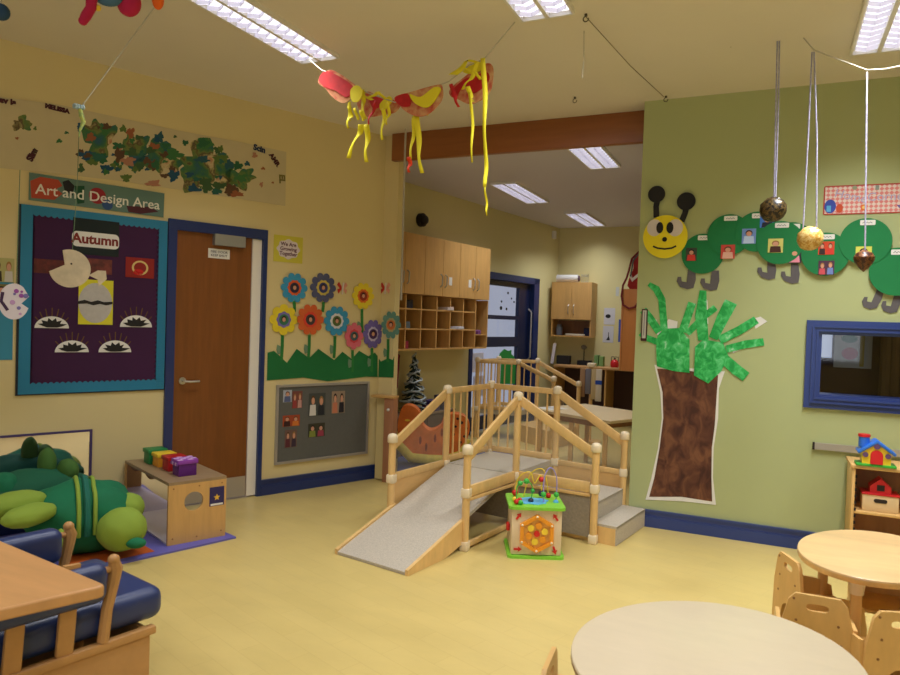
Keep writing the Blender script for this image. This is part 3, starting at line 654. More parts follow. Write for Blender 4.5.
# banner with hand paint
BAN = paint('finger painted paper', [(0,(60,96,140)),(.34,(44,88,112)),(.42,(50,100,84)),(.48,(70,112,66)),(.53,(112,124,66)),(.56,(92,74,56)),(.59,(150,140,90)),(.62,(200,182,140)),(.68,(176,116,84)),(.72,(206,190,152))], scale=7, detail=10, dist=.2)
BPAP = mat('cream banner paper', (200,186,148), .85, var=.04)
top = [(-60,80),(0,97),(60,105),(120,118),(180,131),(240,142),(286,152)]; bot = [(285,206),(240,199),(180,190),(120,181),(60,174),(0,168),(-60,160)]
out = pxpoly(FL, top+bot)
bn = MB().prism(out, FL, .002, .005, BPAP)
rr = random.Random(11); cols = [(38,84,96),(44,98,66),(60,112,64),(30,76,104),(88,112,56),(92,66,48),(150,90,60),(62,92,58),(40,96,84),(172,120,96)]
def ragged(cx, cy, w_, h_, n=44):
    ph_ = [rr.uniform(0,6.3) for _ in range(4)]; P = []
    for k in range(n):
        a = 2*PI*k/n; q = .72+.16*math.sin(3*a+ph_[0])+.12*math.sin(5*a+ph_[1])+.10*math.sin(9*a+ph_[2])+.10*rr.random()
        P.append((cx+w_*q*math.cos(a), min(max(cy+h_*q*math.sin(a), 96+cx*.19+3), 166+cx*.132)))
    return P
for cx,cy,w_,h_ in ((98,140,19,26),(160,158,24,20),(205,166,34,30),(240,178,18,12),(135,150,16,22),(22,124,12,9),(-25,120,16,14)): bn.prism(pxpoly(FL, ragged(cx,cy,w_,h_)), FL, .005, .0056, BAN)
for k in range(95):
    cx = rr.choice((rr.uniform(8,275),rr.uniform(75,250))); mid_ = 99+cx*.19+ (168+cx*.135-99-cx*.19)/2; cy = mid_+rr.uniform(-26,26)*(1 if 70 < cx < 255 else .6); s1_ = rr.uniform(1.6,8 if 80 < cx < 250 else 4.5)
    bn.prism(pxpoly(FL, ragged(cx,cy,s1_*rr.uniform(.7,1.5),s1_*rr.uniform(.6,1.2),26)), FL, .0056, .006+.00001*k, sc(rr.choice(cols)))
bo = bn.build('painted_banner')
tag(bo, 'long hand-painted paper banner with green and blue blotches above the autumn board', 'banner')
def pxtext(fr, txt, px, py, hpx, m, d, rot=0, name='lettering', parent=None, bold=0, ext=.0008):
    u, v = fr.uv(px,py); s = fr.rad(px,py,hpx)*1.0
    return MB().text(txt, fr, u, v, s*1.35, m, d, rot, ext, bold=bold).build(name, parent)
MAR = sc((76,36,44)); NAV = sc((36,52,82)); 
for t_, x, y, h_, m_, ro in (('nev is',5,101,6,MAR,0),('MELISSA',57,109,4.5,MAR,-.05),('Slim',32,155,6,MAR,1.2),('Scin',259,149,6,NAV,-.1),('AMR',274,160,5,MAR,-.85),('EL',281.5,179,6.5,sc((120,112,60)),-1.5)):
    pxtext(FL, t_, x, y, h_, m_, .0078, ro, parent=bo, bold=.003)
# sign
so = onwall(FL, 'art_area_sign', pxpoly(FL, [(29,172.5),(164,193.5),(163,217.5),(28.5,200)][::-1]), .002, .010, mat('teal grey sign card', (92,122,112), .5), 'long sign reading Art and Design Area above the autumn board', 'sign')
hand = [(30,178),(60,180),(62,199),(45,202),(31,199)]
MB().prism(pxpoly(FL,[(30,181),(40,177),(58,180),(62,186),(56,189),(62,194),(54,200),(31,198)]), FL, .010, .0106, sc((178,74,52))).prism(pxpoly(FL,[(62,182),(68,180),(74,186),(72,196),(64,190)]), FL, .010, .0106, sc((36,36,38))).prism(pxpoly(FL,[(74,186),(84,186),(84,203),(77,204)]), FL, .010, .0106, sc((30,80,56))).prism(circ(*FL.uv(97,196), FL.rad(97,196,8)), FL, .010, .0106, sc((150,40,50))).prism(circ(*FL.uv(107,205), FL.rad(107,205,5)), FL, .0106, .011, sc((50,80,130))).prism(pxpoly(FL,[(126,206),(150,207),(158,212),(140,214),(128,212)]), FL, .010, .0106, sc((80,38,50))).build('print', so)
a = FL.uv(40,191); b_ = FL.uv(155,206)
ws = mat('white lettering', (232,230,220), .5)
MB().text('Art and Design Area', FL, (a[0]+b_[0])/2, (a[1]+b_[1])/2+.006, .092, ws, .0115, ext=.001, bold=.0008).build('lettering', so)
# autumn board
u0, u1 = FL.uv(19,300)[0], FL.uv(165,300)[0]; z0, z1 = FL.uv(90,391.5)[1], FL.uv(20,204)[1]
t = thing('notice_board', 'purple felt notice board headed Autumn with scalloped turquoise border', 'notice board', FL.p((u0+u1)/2, z0))
MB().prism(rect(u0-.012,z0-.008,u1+.006,z1+.0), FL, .001, .012, mat('dark board edge',(34,40,48),.6)).build('board_edge', t)
TQ = mat('turquoise corrugated card', (34,122,160), .6)
bo_ = MB().prism(rect(u0,z0,u1,z1), FL, .012, .018, TQ); k = 0
z = z0+.02
while z < z1-.02: bo_.prism(rect(u1-.052,z,u1-.002,z+.008), FL, .018, .0205, TQ); z += .018
bo_.build('border', t)
def scallop(u0, v0, u1, v1, s, amp):
    P = []
    def edge(ax, ay, bx, by):
        L = math.hypot(bx-ax,by-ay); n = max(2,round(L/s)); nx, ny = (by-ay)/L, -(bx-ax)/L
        for k in range(n):
            for q in (0,.25,.5,.75):
                f = (k+q)/n; o = amp*abs(math.sin(PI*q)); P.append((ax+(bx-ax)*f-nx*o, ay+(by-ay)*f-ny*o))
    edge(u0,v0,u1,v0); edge(u1,v0,u1,v1); edge(u1,v1,u0,v1); edge(u0,v1,u0,v0); return P
MB().prism(scallop(u0+.065,z0+.062,u1-.058,z1-.055,.034,.012), FL, .018, .0195, mat('purple felt',(62,26,64),.9,var=.12,scale=3)).build('felt', t)
D0 = .0205
o = onwall(FL, 'heading_card', pxrect(FL,72,220,118,255.5), D0, D0+.002, sc((24,36,36)), 'dark green card behind the word Autumn at the top of the purple board', 'card')
sb = MB().prism(rrect(*pxrect(FL,71,233,118,248)[0],*pxrect(FL,71,233,118,248)[2],.03,5), FL, D0+.002, D0+.004, PAPER)
c = FL.uv(94.5,240.3); sb.text('Autumn', FL, c[0], c[1], .088, sc((120,40,34)), D0+.0045, 0, .001, bold=.003); sb.build('lettering_bubble', o, label='white bubble with dark red word Autumn')
g = 'photos and cards pinned on the purple board'
onwall(FL, 'photo_strip', pxrect(FL,33,260,76,274), D0, D0+.001, mat('dark red brown leaf photo',(96,34,28),.6,var=.5,scale=30), 'dark red leaf photo left under the word Autumn, crossed by the hanging fish plate', 'photo', g)
onwall(FL, 'photo_strip', pxrect(FL,82,259,111,274), D0, D0+.001, mat('dim red people photo',(112,50,44),.6,var=.6,scale=24), 'dim red photo right under the word Autumn, above the yellow card', 'photo', g)
o = onwall(FL, 'photo', pxrect(FL,124.5,258,153,278), D0, D0+.002, sc((140,34,26)), 'red photo with a pale arch at the right side of the purple board', 'photo', g)
c = FL.uv(139,268); MB().ring(circ(*c,.055,20,ry=.05), circ(*c,.042,20,ry=.038), FL, D0+.002, D0+.003, sc((214,190,120))).prism(circ(c[0]-.01,c[1]-.03,.035,14,ry=.02), FL, D0+.002, D0+.003, sc((196,32,30))).build('photo_print', o)
o = onwall(FL, 'yellow_card', pxrect(FL,77.5,280,112,324.5), D0, D0+.002, mat('bright yellow card',(214,206,50),.8), 'yellow card carrying a white oval drawing in the middle of the purple board', 'card', g)
c = FL.uv(94.5,303); r_ = FL.rad(94.5,303,20)
b = MB().prism(circ(*c,r_*.78,24,ry=r_), FL, D0+.002, D0+.003, mat('grey white drawing',(186,182,178),.8,var=.08,scale=30))
b.prism([(c[0]+x*r_,c[1]+y*r_) for x,y in ((-.8,.05),(-.5,.14),(-.2,.05),(.1,.14),(.4,.06),(.8,.1),(.8,-.02),(.5,-.1),(.2,-.04),(-.1,-.12),(-.4,-.04),(-.8,-.08))], FL, D0+.003, D0+.004, BLACK)
b.build('drawing', o)
pos = ['leftmost, beside the board\'s left border','lower left of the four','lower right of the four','rightmost, beside the board\'s right border']
for k, (x,y) in enumerate(((51,328),(71,352),(114,352),(135,327))):
    c = FL.uv(x,y); r_ = FL.rad(x,y,15); t = thing('hedgehog_plate', 'half paper plate hedgehog with brown spikes, '+pos[k], 'paper craft', FL.p(c[0],c[1],D0), 'hedgehog plates on the purple board')
    w_ = r_*1.02
    MB().prism([(c[0]+w_*math.cos(a),c[1]+r_*.78*math.sin(a)) for a in [PI*q/18 for q in range(19)]], FL, D0+.001, D0+.004, PAPER).build('half_plate', t)
    rr = random.Random(k); pts = []
    for q in range(13):
        a = PI*q/12; rad = .78 if q%2 else .5; pts.append((c[0]+w_*rad*math.cos(a)*(.95+.3*rr.random()), c[1]+.012+r_*rad*.72*math.sin(a)))
    MB().prism(pts+[(c[0]-w_*.3,c[1]+.004),(c[0]+w_*.3,c[1]+.004)][::1], FL, D0+.004, D0+.006, BLACK).build('paint_blob', t)
    for q in range(7):
        a = PI*(.18+.64*q/6); p1 = (c[0]+w_*.75*math.cos(a), c[1]+r_*.6*math.sin(a)); p2 = (c[0]+w_*1.15*math.cos(a), c[1]+r_*1.35*math.sin(a))
        MB().prism(strip([p1,p2],.006), FL, D0-.0, D0+.001, sc((104,76,34))).build('spike', t)
# papers left of the board
onwall(FL, 'blue_sheet', pxrect(FL,-24,275,13,360), .002, .004, mat('turquoise sheet',(56,136,166),.7), 'turquoise sheet left of the purple board at the photo\'s left edge', 'paper')
photo(FL, pxrect(FL,-8,258,14,282), .005, (176,170,110), [(60,50,40),(196,190,180)], 3, label='pale green photo at the left edge, above the turquoise sheet')
photo(FL, pxrect(FL,-8,284,10,300), .005, (120,110,60), [(40,40,40)], 4, label='olive photo at the left edge, behind the hanging bitten plate')
# mirror on the wall
mu1 = FL.uv(92,429)[0]; mz1 = FL.uv(92,429)[1]; mu0 = FL.uv(-45,440)[0]
t = thing('wall_mirror', 'long low safety mirror in a purple frame behind the turtle cushions', 'mirror', FL.p((mu0+mu1)/2,.14))
MB().ring(rect(mu0,.14,mu1,mz1), rect(mu0+.014,.154,mu1-.014,mz1-.014), FL, 0.0, .014, mat('purple grey frame',(74,62,108),.5)).build('frame', t)
MB().prism(rect(mu0+.012,.152,mu1-.012,mz1-.012), FL, .002, .006, MIR).build('mirror_glass', t)
# poster
pp = pxrect(FL,273.5,236,302.5,262.5)
t = onwall(FL, 'poster', pp, .001, .003, mat('yellow poster card',(206,196,70),.8), 'small yellow poster reading We Are Growing Together beside the brown door', 'poster')
(c0,c2) = pp[0], pp[2]; cx, cy, w_, h_ = (c0[0]+c2[0])/2, (c0[1]+c2[1])/2, c2[0]-c0[0], c2[1]-c0[1]
b = MB().prism([(cx+w_*.38*math.cos(a)*(1+.07*math.cos(8*a)), cy+h_*.36*math.sin(a)*(1+.07*math.cos(8*a))) for a in [2*PI*q/48 for q in range(48)]], FL, .003, .004, sc((222,210,214)))
for q, tx in enumerate(('We Are','Growing','Together')): b.text(tx, FL, cx, cy+.038-.038*q, .042, sc((90,30,60)), .0042, -.02, .0006, bold=.001)
b.build('cloud_print', t)
# grey pin board
u0, u1 = FL.uv(275,420)[0], FL.uv(367.5,420)[0]; z0, z1 = .232, .876
t = thing('pin_board', 'grey felt pin board in a silver frame holding several small photos', 'notice board', FL.p((u0+u1)/2,z0))
MB().ring(rect(u0,z0,u1,z1), rect(u0+.02,z0+.02,u1-.02,z1-.02), FL, .001, .018, SILVER).build('frame', t)
MB().prism(rect(u0+.018,z0+.018,u1-.018,z1-.018), FL, .001, .010, mat('grey felt',(96,96,92),.9,var=.05,scale=40)).build('felt', t)
g = 'photos on the grey pin board'
for k,(x0,y0,x1,y1,bg,tops,lb) in enumerate(((282.5,390,291,402,(170,176,190),[(90,100,140)],'pale blue photo at the top left corner of the grey pin board'),(291.5,391,301.5,408,(120,70,60),[(150,60,60),(196,150,140)],'reddish photo second along the top of the grey pin board'),(308,393,324.5,415.5,(70,74,70),[(210,206,200),(40,42,48)],'largest photo, dark with a white figure, top middle of the grey pin board'),
  (331,391,344,413,(150,130,110),[(196,120,90),(34,30,40)],'photo of two people, rightmost on the grey pin board'),(282,415,299,426,(160,70,40),[(60,30,26),(212,120,50)],'orange wide photo at the left middle of the grey pin board'),(307.5,423,324,436.5,(60,58,44),[(130,140,60),(150,60,80)],'dark wide photo, lowest in the middle of the grey pin board'),(284,429.5,296,447,(110,84,74),[(90,40,50),(60,44,60)],'tall photo at the bottom left of the grey pin board'))):
    photo(FL, pxrect(FL,x0,y0,x1,y1), .0105, bg, tops, 20+k, label=lb, group=g)
# ---- flowers, grass, butterflies
GRASS = mat('dark green painted grass', (26,112,58), .8, var=.12, scale=5)
q7 = lambda x,y: (270+x/5.4, 260+y/5.4)
gp = [q7(*p) for p in ((-14,500),(20,490),(90,555),(143,480),(210,530),(260,480),(345,540),(390,495),(440,535),(480,490),(530,520),(565,500),(579,518))]
gb = [q7(*p) for p in ((579,632),(520,630),(310,655),(180,635),(-18,650))]
go = MB().prism(pxpoly(FL, gp+gb), FL, .003, .006, GRASS)
gs = [q7(*p) for p in ((579,518),(600,548),(640,530),(665,540),(672,520),(668,635),(579,632))]
tag(go.build('paper_grass'), 'long strip of spiky dark green paper grass below the paper flowers', 'wall decoration', 'paper grass')
tag(MB().prism(pxpoly(FS, gs), FS, .003, .006, GRASS).build('paper_grass'), 'short end piece of dark green paper grass around the wall corner', 'wall decoration', 'paper grass')
STEM = mat('green paper stem', (44,122,58), .8)
def flower(fr, x, y, r, petal, mid, core, label, stem, pn=9, d=.010, lobes=10, sx=1):
    c = fr.uv(x,y); R = fr.rad(x,y,r)
    t = thing('paper_flower', label, 'paper flower', fr.p(c[0],c[1]-R,d), 'paper flowers on the yellow wall')
    MB().prism([(c[0]+sx*R*(.80+.24*abs(math.cos(lobes*a/2))**.6)*math.cos(a), c[1]+R*(.80+.24*abs(math.cos(lobes*a/2))**.6)*math.sin(a)) for a in [2*PI*q/160 for q in range(160)]], fr, d, d+.003, mat('petal%d%d%d'%petal,petal,.8,var=.05,scale=20)).build('petals', t)
    MB().prism([(c[0]+sx*R*.52*(1+.06*math.cos(lobes*a))*math.cos(a), c[1]+R*.52*(1+.06*math.cos(lobes*a))*math.sin(a)) for a in [2*PI*q/50 for q in range(50)]], fr, d+.003, d+.005, sc(mid)).build('centre_ring', t)
    b = MB().prism(circ(*c,R*.36,18), fr, d+.005, d+.006, sc(core)); b.prism(circ(c[0],c[1]+R*.05,R*.19,12,ry=R*.21), fr, d+.006, d+.0066, sc((48,34,28))).prism(circ(c[0],c[1]+R*.0,R*.13,12,ry=R*.15), fr, d+.0066, d+.007, SKIN); b.build('portrait', t)
    if stem:
        (x1,y1,x2,y2) = stem; p = [fr.uv(x1,y1), fr.uv((x1+x2)/2+.3,(y1+y2)/2), fr.uv(x2,y2)]
        MB().prism(strip(p,.026), fr, .0065, .009, STEM).build('stem', t)
        if y2-y1 > 18:
            q = p[1]; MB().prism([(q[0],q[1]),(q[0]-.045,q[1]+.02),(q[0]-.05,q[1]-.02),(q[0]-.04,q[1]-.06),(q[0]-.01,q[1]-.05)], fr, .0064, .0078, mat('grey green leaf',(110,140,112),.8)).build('leaf', t)
    return t
LB = (60,150,196); SL = (84,88,124); YL = (232,208,50); ORG = (214,100,50)
flower(FL,293.7,287.8,14.5,LB,(220,96,46),(50,46,70),'light blue paper flower with orange centre, top left of the flowers',(293.5,301,294,312))
flower(FL,322.4,287.8,14.5,SL,(206,186,90),(60,64,120),'slate blue paper flower with yellow centre, top row beside the light blue one',(323,302,322,312))
flower(FL,362.4,296,13,YL,(222,110,40),(150,50,30),'yellow paper flower with orange centre, rightmost of the top row',(361.5,309,361,338))
flower(FL,283,319.6,15,YL,(120,110,180),(60,120,90),'yellow paper flower with purple centre at the left end',(282,334,281,360),lobes=8)
flower(FL,309.6,319.6,15,ORG,(220,70,50),(70,60,60),'orange red paper flower in the middle row',(309,335,308,358))
flower(FL,336,321,14.5,LB,(214,214,220),(90,110,60),'light blue paper flower with white centre beside the orange one',(334.5,336,333.5,358))
flower(FL,353,336,13,(214,104,120),(200,60,70),(60,90,100),'pink paper flower between blue and purple ones',(352,350,352,372),d=.014,lobes=8,sx=.82)
flower(FL,372,334,14,(110,96,166),(190,180,212),(70,40,90),'purple paper flower second from the right end',(371.5,348,371,372),d=.012,sx=.85)
flower(FS,391.8,325,13.5,(96,142,132),(170,160,110),(200,110,60),'grey teal paper flower at the wall corner, rightmost of all',(388.5,339,388,362),d=.012,sx=.80)
for fr, x, y, lb in ((FL,342,288.5,'red and white paper butterfly left of the yellow flower'),(FS,385.5,288.5,'red and white paper butterfly at the wall corner right of the yellow flower')):
    c = fr.uv(x,y); t = thing('paper_butterfly', lb, 'wall decoration', fr.p(c[0],c[1]-.05,.004), 'paper butterflies'); 
    for s_ in (-1,1): MB().prism([(c[0]+a*.042*.9+s_*.008, c[1]+b_*.05) for a, b_ in ((0,-.2),(.8*s_,-.9),(1.1*s_,-.2),(.5*s_,0),(1.2*s_,.6),(.7*s_,1.1),(0,.3))], fr, .003, .006, mat('butterfly%d'%s_, (190,50,40) if s_ < 0 else (220,150,130), .8)).build('wing', t)
    MB().prism(strip([(c[0],c[1]-.05),(c[0]+.008,c[1]+.05)],.012), fr, .006, .010, sc((220,210,206))).build('body', t)

# ================================================================== GREEN WALL DISPLAYS
CATG = mat('green caterpillar card', (22,120,66), .8, var=.05, scale=6); GREYF = mat('grey card', (92,88,90), .8); YH = mat('yellow head card', (238,220,40), .8)
# picture order: head then discs
t = thing('paper_caterpillar', 'large paper caterpillar of green discs with a yellow smiling head on the green wall', 'wall decoration', FG.p(.1,1.6,0))
def disc(fr,x,y,r,d,m,name,parent,e=1): c = fr.uv(x,y); R = fr.rad(x,y,r); return MB().prism(circ(c[0],c[1],R,40,ry=R*e), fr, d, d+.003, m).build(name, parent), c, R
hd, c, R = disc(FG,665.4,236.9,21.5,.012,YH,'head',t)
HP = lambda x,y: FG.uv(640+x/5.62,180+y/5.62)
for ex, px_ in ((83,113),(200,170)):
    cu = HP(ex,270); e = MB().prism(circ(*cu,.052,24,ry=.060), FG, .015, .017, sc((214,206,206))).build('eye', hd)
    cu = HP(px_,270); MB().prism(circ(*cu,.024,18,ry=.040), FG, .017, .019, BLACK).build('pupil', hd)
MB().prism(circ(*HP(140,335),.017,14), FG, .015, .018, BLACK).build('nose', hd)
MB().prism(strip([HP(x,y) for x,y in ((75,374),(100,384),(140,389),(180,384),(205,372))],.012), FG, .015, .017, BLACK).build('mouth', hd)
MB().prism(circ(*HP(95,82),FG.rad(657,194,8.4),24), FG, .014, .017, BLACK).prism(strip([HP(100,110),HP(92,150),HP(93,212)],.040), FG, .0105, .0115, BLACK).build('antenna', hd)
MB().prism(circ(*HP(261,122),FG.rad(686,201,9),24), FG, .014, .017, BLACK).prism(strip([HP(262,140),HP(255,185),HP(235,235)],.040), FG, .0105, .0115, BLACK).build('antenna', hd)
foot = [(688.2,269),(695.6,269),(695.9,279.6),(693.5,288),(687.2,289.4),(680,286.8),(676.8,281.4),(677.7,277),(681.3,277),(681.8,281.4),(686.6,282.3)]
for i,(fx,fy,sl) in enumerate(((0,0,0),(23.5,1.5,0),(79.5,-9.5,-2),(103,-5.5,-2),(188,20,5),(206,24,3))):
    P = [(x+fx+(275-y)*-.0+ (sl*(272-y)/16 if sl else 0), y+fy) for x,y in foot]
    MB().prism(pxpoly(FG,P), FG, .002, .005, GREYF).build('foot', t)
segs = [(702.6,253.9,20,.006,0),(729,235,20.5,.010,0),(757,232,20,.014,1),(780,243,21.5,.018,0),(791,243,20.5,.014,1),(825,254.5,21.5,.022,0),(865,241.8,23,.026,0),(896,272,24,.022,0)]
ph = {0:[((692,254,-6,-6,5,7),(60,70,60),[(206,60,50)])],1:[((728,252,-7,-7,7,7),(196,70,60),[(220,170,150)])],2:[((750,237,-8,-8,6,7),(110,140,200),[(180,200,230)]),((767,222,-7,-6,8,6),(70,120,210),[(40,40,60)])],3:[((775,247,-7,-8,8,6),(206,200,110),[(70,40,30)])],4:[((794.5,256,-7,-7,7,7),(60,50,60),[(226,140,160)])],5:[((826,249,-8,-7,8,6),(206,70,40),[(60,40,40),(210,60,50)]),((826,268,-8,-7,8,7),(80,50,70),[(200,80,90),(110,130,190)])],6:[((863,254,-8,-7,8,9),(206,210,90),[(150,90,60)])],7:[]}
for i,(x,y,r,d,_) in enumerate(segs):
    o, c, R = disc(FG,x,y,r,d,CATG,'body_disc',t)
    lab = MB().prism(rrect(c[0]-.04+.005,c[1]+R-.045,c[0]+.05,c[1]+R-.012,.006), FG, d+.004, d+.005, PAPER)
    lab.prism(strip([(c[0]-.022+.009*q, c[1]+R-.030+(.005 if q%2 else -.003)) for q in range(7)],.004), FG, d+.005, d+.0056, sc((120,114,122))); lab.build('name_label', o)
    for k,((px_,py_,a0,b0,a1,b1),bg,tops) in enumerate(ph[i]):
        photo(FG, pxrect(FG,px_+a0,py_+b0,px_+a1,py_+b1), d+.0035, bg, tops, 50+i*3+k, name='photo', parent=o)
# checked banner
pk = pxrect(FG,823.5,184.5,905,214); (c0,c2) = pk[0], pk[2]
CHK = bpy.data.materials.new('pink gingham card'); CHK.use_nodes = True; nt = CHK.node_tree; b_ = nt.nodes['Principled BSDF']; ck = nt.nodes.new('ShaderNodeTexChecker'); tc = nt.nodes.new('ShaderNodeTexCoord'); mp = nt.nodes.new('ShaderNodeMapping')
mp.inputs['Rotation'].default_value = (0,PI/4,0); mp.inputs['Location'].default_value = (.003,.005,.007); ck.inputs['Scale'].default_value = 52; ck.inputs['Color1'].default_value = (.72,.22,.20,1); ck.inputs['Color2'].default_value = (.75,.62,.55,1)
nt.links.new(tc.outputs['Object'], mp.inputs[0]); nt.links.new(mp.outputs[0], ck.inputs[0]); nt.links.new(ck.outputs[0], b_.inputs['Base Color'])
t = thing('gingham_banner', 'pink gingham banner sign at the top right of the green wall', 'sign', FG.p((c0[0]+c2[0]+.6)/2, c0[1], 0))
bw = c2[0]+.45
MB().prism(rrect(c0[0],c0[1],bw,c2[1],.012), FG, .001, .003, sc((176,70,60))).build('edge', t)
MB().prism(rect(c0[0]+.008,c0[1]+.008,bw-.008,c2[1]-.008), FG, .003, .004, CHK).build('card', t)
lil = sc((178,170,204))
b = MB().text('Home', FG, c0[0]+.155, c0[1]+.115, .075, lil, .0045, -.25, .0006).text('Corner', FG, c0[0]+.36, c0[1]+.105, .075, lil, .0045, 0, .0006); b.build('lettering', t)
b = MB(); h_ = .09
b.prism(circ(c0[0]+.04,c0[1]+.055,.034,16,ry=.045), FG, .004, .005, sc((60,80,170))).prism(rect(c0[0]+.02,c0[1]+.02,c0[0]+.045,c0[1]+.06), FG, .005,.006, sc((90,170,220))).prism(circ(c0[0]+.094,c0[1]+.04,.02,14,ry=.03), FG, .004, .005, sc((196,80,50))).prism(rect(c0[0]+.215,c0[1]+.022,c0[0]+.25,c0[1]+.06), FG, .004,.005, sc((222,110,50))).prism(circ(c0[0]+.232,c0[1]+.042,.011,10), FG, .005,.006, sc((240,200,120)))
b.prism([(c0[0]+.425,c0[1]+.03),(c0[0]+.455,c0[1]+.03),(c0[0]+.47,c0[1]+.05),(c0[0]+.41,c0[1]+.05)], FG, .004,.005, sc((120,100,160))).prism(circ(c0[0]+.175,c0[1]+.17,.014,10), FG, .004,.005, sc((150,160,130))).prism(rect(c0[0]+.29,c0[1]+.15,c0[0]+.31,c0[1]+.18), FG, .004,.005, sc((140,150,140))).build('pictures', t)
# painted tree
q3 = lambda x,y: (630+x/2.7, 270+y/2.7)
TR = paint('brown brushed paint', [(0,(48,26,20)),(.38,(72,40,28)),(.52,(98,60,40)),(.66,(122,80,54)),(.8,(88,52,34)),(1,(150,100,86))], scale=13, detail=8, stretch=(1,1,.6), dist=.8)
tr = [(73,266),(160,272),(238,284),(234,340),(229,420),(221,480),(220,560),(222,625),(140,612),(52,612),(66,560),(80,480),(90,400),(88,330)]
pa = [(66,256),(160,265),(256,274),(240,320),(238,400),(226,480),(224,560),(232,634),(140,624),(42,620),(58,560),(76,480),(86,400),(82,330)]
t = thing('painted_tree_trunk', 'brown painted paper tree trunk on the green wall', 'painting', FG.p(*FG.uv(682,502),0))
MB().prism(pxpoly(FG,[q3(*p) for p in pa]), FG, .001, .003, PAPER).build('paper', t)
MB().prism(pxpoly(FG,[q3(*p) for p in tr]), FG, .003, .004, TR).build('painted_trunk', t)
GP = paint('green brushed paint', [(0,(20,120,54)),(.42,(34,160,74)),(.55,(64,188,98)),(.66,(96,206,128)),(.78,(200,226,206)),(1,(226,232,224))], scale=22, detail=5, stretch=(1,1,.8), dist=1)
q6 = lambda x,y: (635+x/6.136, 275+y/6.136)
def hand_print(label, palm, fingers, whites, d):
    c = FG.uv(*q6(*palm[0])); t = thing('painted_hand', label, 'painting', FG.p(c[0],c[1],0), 'green painted paper hands as leaves')
    pm = MB().prism(pxpoly(FG,[q6(*p) for p in palm]), FG, d, d+.003, GP).build('palm', t)
    for k,(pts,w_) in enumerate(fingers):
        MB().prism(strip([FG.uv(*q6(*p)) for p in pts], w_), FG, d-.0022+.0003*k, d-.0022+.0003*k+.001, GP).build('finger', t)
    for w in whites: MB().prism(pxpoly(FG,[q6(*p) for p in w]), FG, d-.0035, d-.003, PAPER).build('bare_paper', t)
hand_print('left green painted paper hand at the top of the tree trunk', [(130,440),(140,370),(180,330),(270,325),(335,395),(335,600),(240,590),(135,560)],
  [([(85,55),(130,85),(165,150),(180,340)],[.03,.05,.05,.05]),([(50,215),(90,262),(150,350)],.055),([(35,355),(70,385),(150,415)],.045),([(352,170),(325,250),(290,350)],.055),([(495,200),(430,250),(320,360)],.045)], [[(95,285),(130,270),(160,350),(140,370)],[(190,300),(205,270),(262,285),(255,340),(200,340)]], .005)
hand_print('right green painted paper hand over the tree trunk, fingers spread right', [(370,440),(420,395),(540,415),(575,500),(530,590),(450,665),(362,615)],
  [([(418,95),(405,250),(420,400)],[.045,.08,.07]),([(590,165),(540,260),(480,390)],[.085,.08,.06]),([(745,275),(640,340),(520,400)],[.055,.06,.06]),([(790,410),(680,425),(560,455)],[.05,.055,.05]),([(682,625),(620,580),(530,500)],[.07,.075,.07])], [[(720,270),(770,255),(812,285),(740,330)],[(430,130),(445,160),(450,300),(425,300)],[(600,440),(700,440),(600,478)]], .0066)
# small thermometer plate at the wall's edge
pl = pxrect(FG,641.5,309,648.5,341); (c0,c2) = pl[0], pl[2]; uE_ = max(c0[0], XE+.004)
t = thing('wall_thermometer', 'narrow dark framed wall thermometer at the free edge of the green wall', 'thermometer', FG.p(uE_+.02,c0[1],0))
MB().prism(rrect(uE_,c0[1],uE_+.042,c2[1],.006), FG, .001, .012, sc((70,44,36))).build('case', t)
MB().prism(rect(uE_+.008,c0[1]+.02,uE_+.034,c2[1]-.01), FG, .012, .014, sc((186,184,170))).build('scale', t)
MB().prism(rect(uE_+.018,c0[1]+.04,uE_+.023,c2[1]-.02), FG, .014, .0155, sc((120,120,124))).build('tube', t)
# rail on the wall
rz_ = FG.uv(812,444)[1]
t = thing('wall_rail', 'grey metal rail low on the green wall behind the toy house', 'rail', FG.p(.8,rz_-.03,0))
ru0 = FG.uv(812.5,444)[0]
MB().prism(rect(ru0+.01,rz_-.03,1.8,rz_+.014), FG, .001, .02, mat('grey beige rail',(170,164,150),.35,metal=.3)).build('rail', t); MB().prism(rect(ru0,rz_-.032,ru0+.012,rz_+.016), FG, .001, .024, DARK).build('end_cap', t)
# ================================================================== HANGING THINGS
YARN = mat('pale lilac yarn', (166,164,188), .8, var=.3, scale=60); THREAD = mat('cream string', (186,180,160), .8)
YRIB = mat('bright yellow crepe paper', (236,222,40), .7); RTIS = mat('red tissue paper', (196,28,30), .7, var=.2, scale=20); PLATE = mat('painted paper plate', (220,176,120), .8, col2=(186,44,40), scale=22)
yG = 3.62; FA = yfr(yG)
t = thing('paper_garland', 'garland of red and yellow painted half plates with long yellow streamers', 'garland', FA.p(FA.uv(410,100)[0], FA.uv(410,100)[1], 0))
def q1(x,y): return (300+x/3.75, 40+y/3.75)
def smooth(P, k=5):
    out = []; n = len(P)
    for i in range(n):
        p0, p1, p2, p3 = P[i-1], P[i], P[(i+1)%n], P[(i+2)%n]
        for q in range(k):
            s_ = q/k; out.append(tuple(.5*((2*p1[j])+(-p0[j]+p2[j])*s_+(2*p0[j]-5*p1[j]+4*p2[j]-p3[j])*s_*s_+(-p0[j]+3*p1[j]-3*p2[j]+p3[j])*s_**3) for j in (0,1)))
    return out
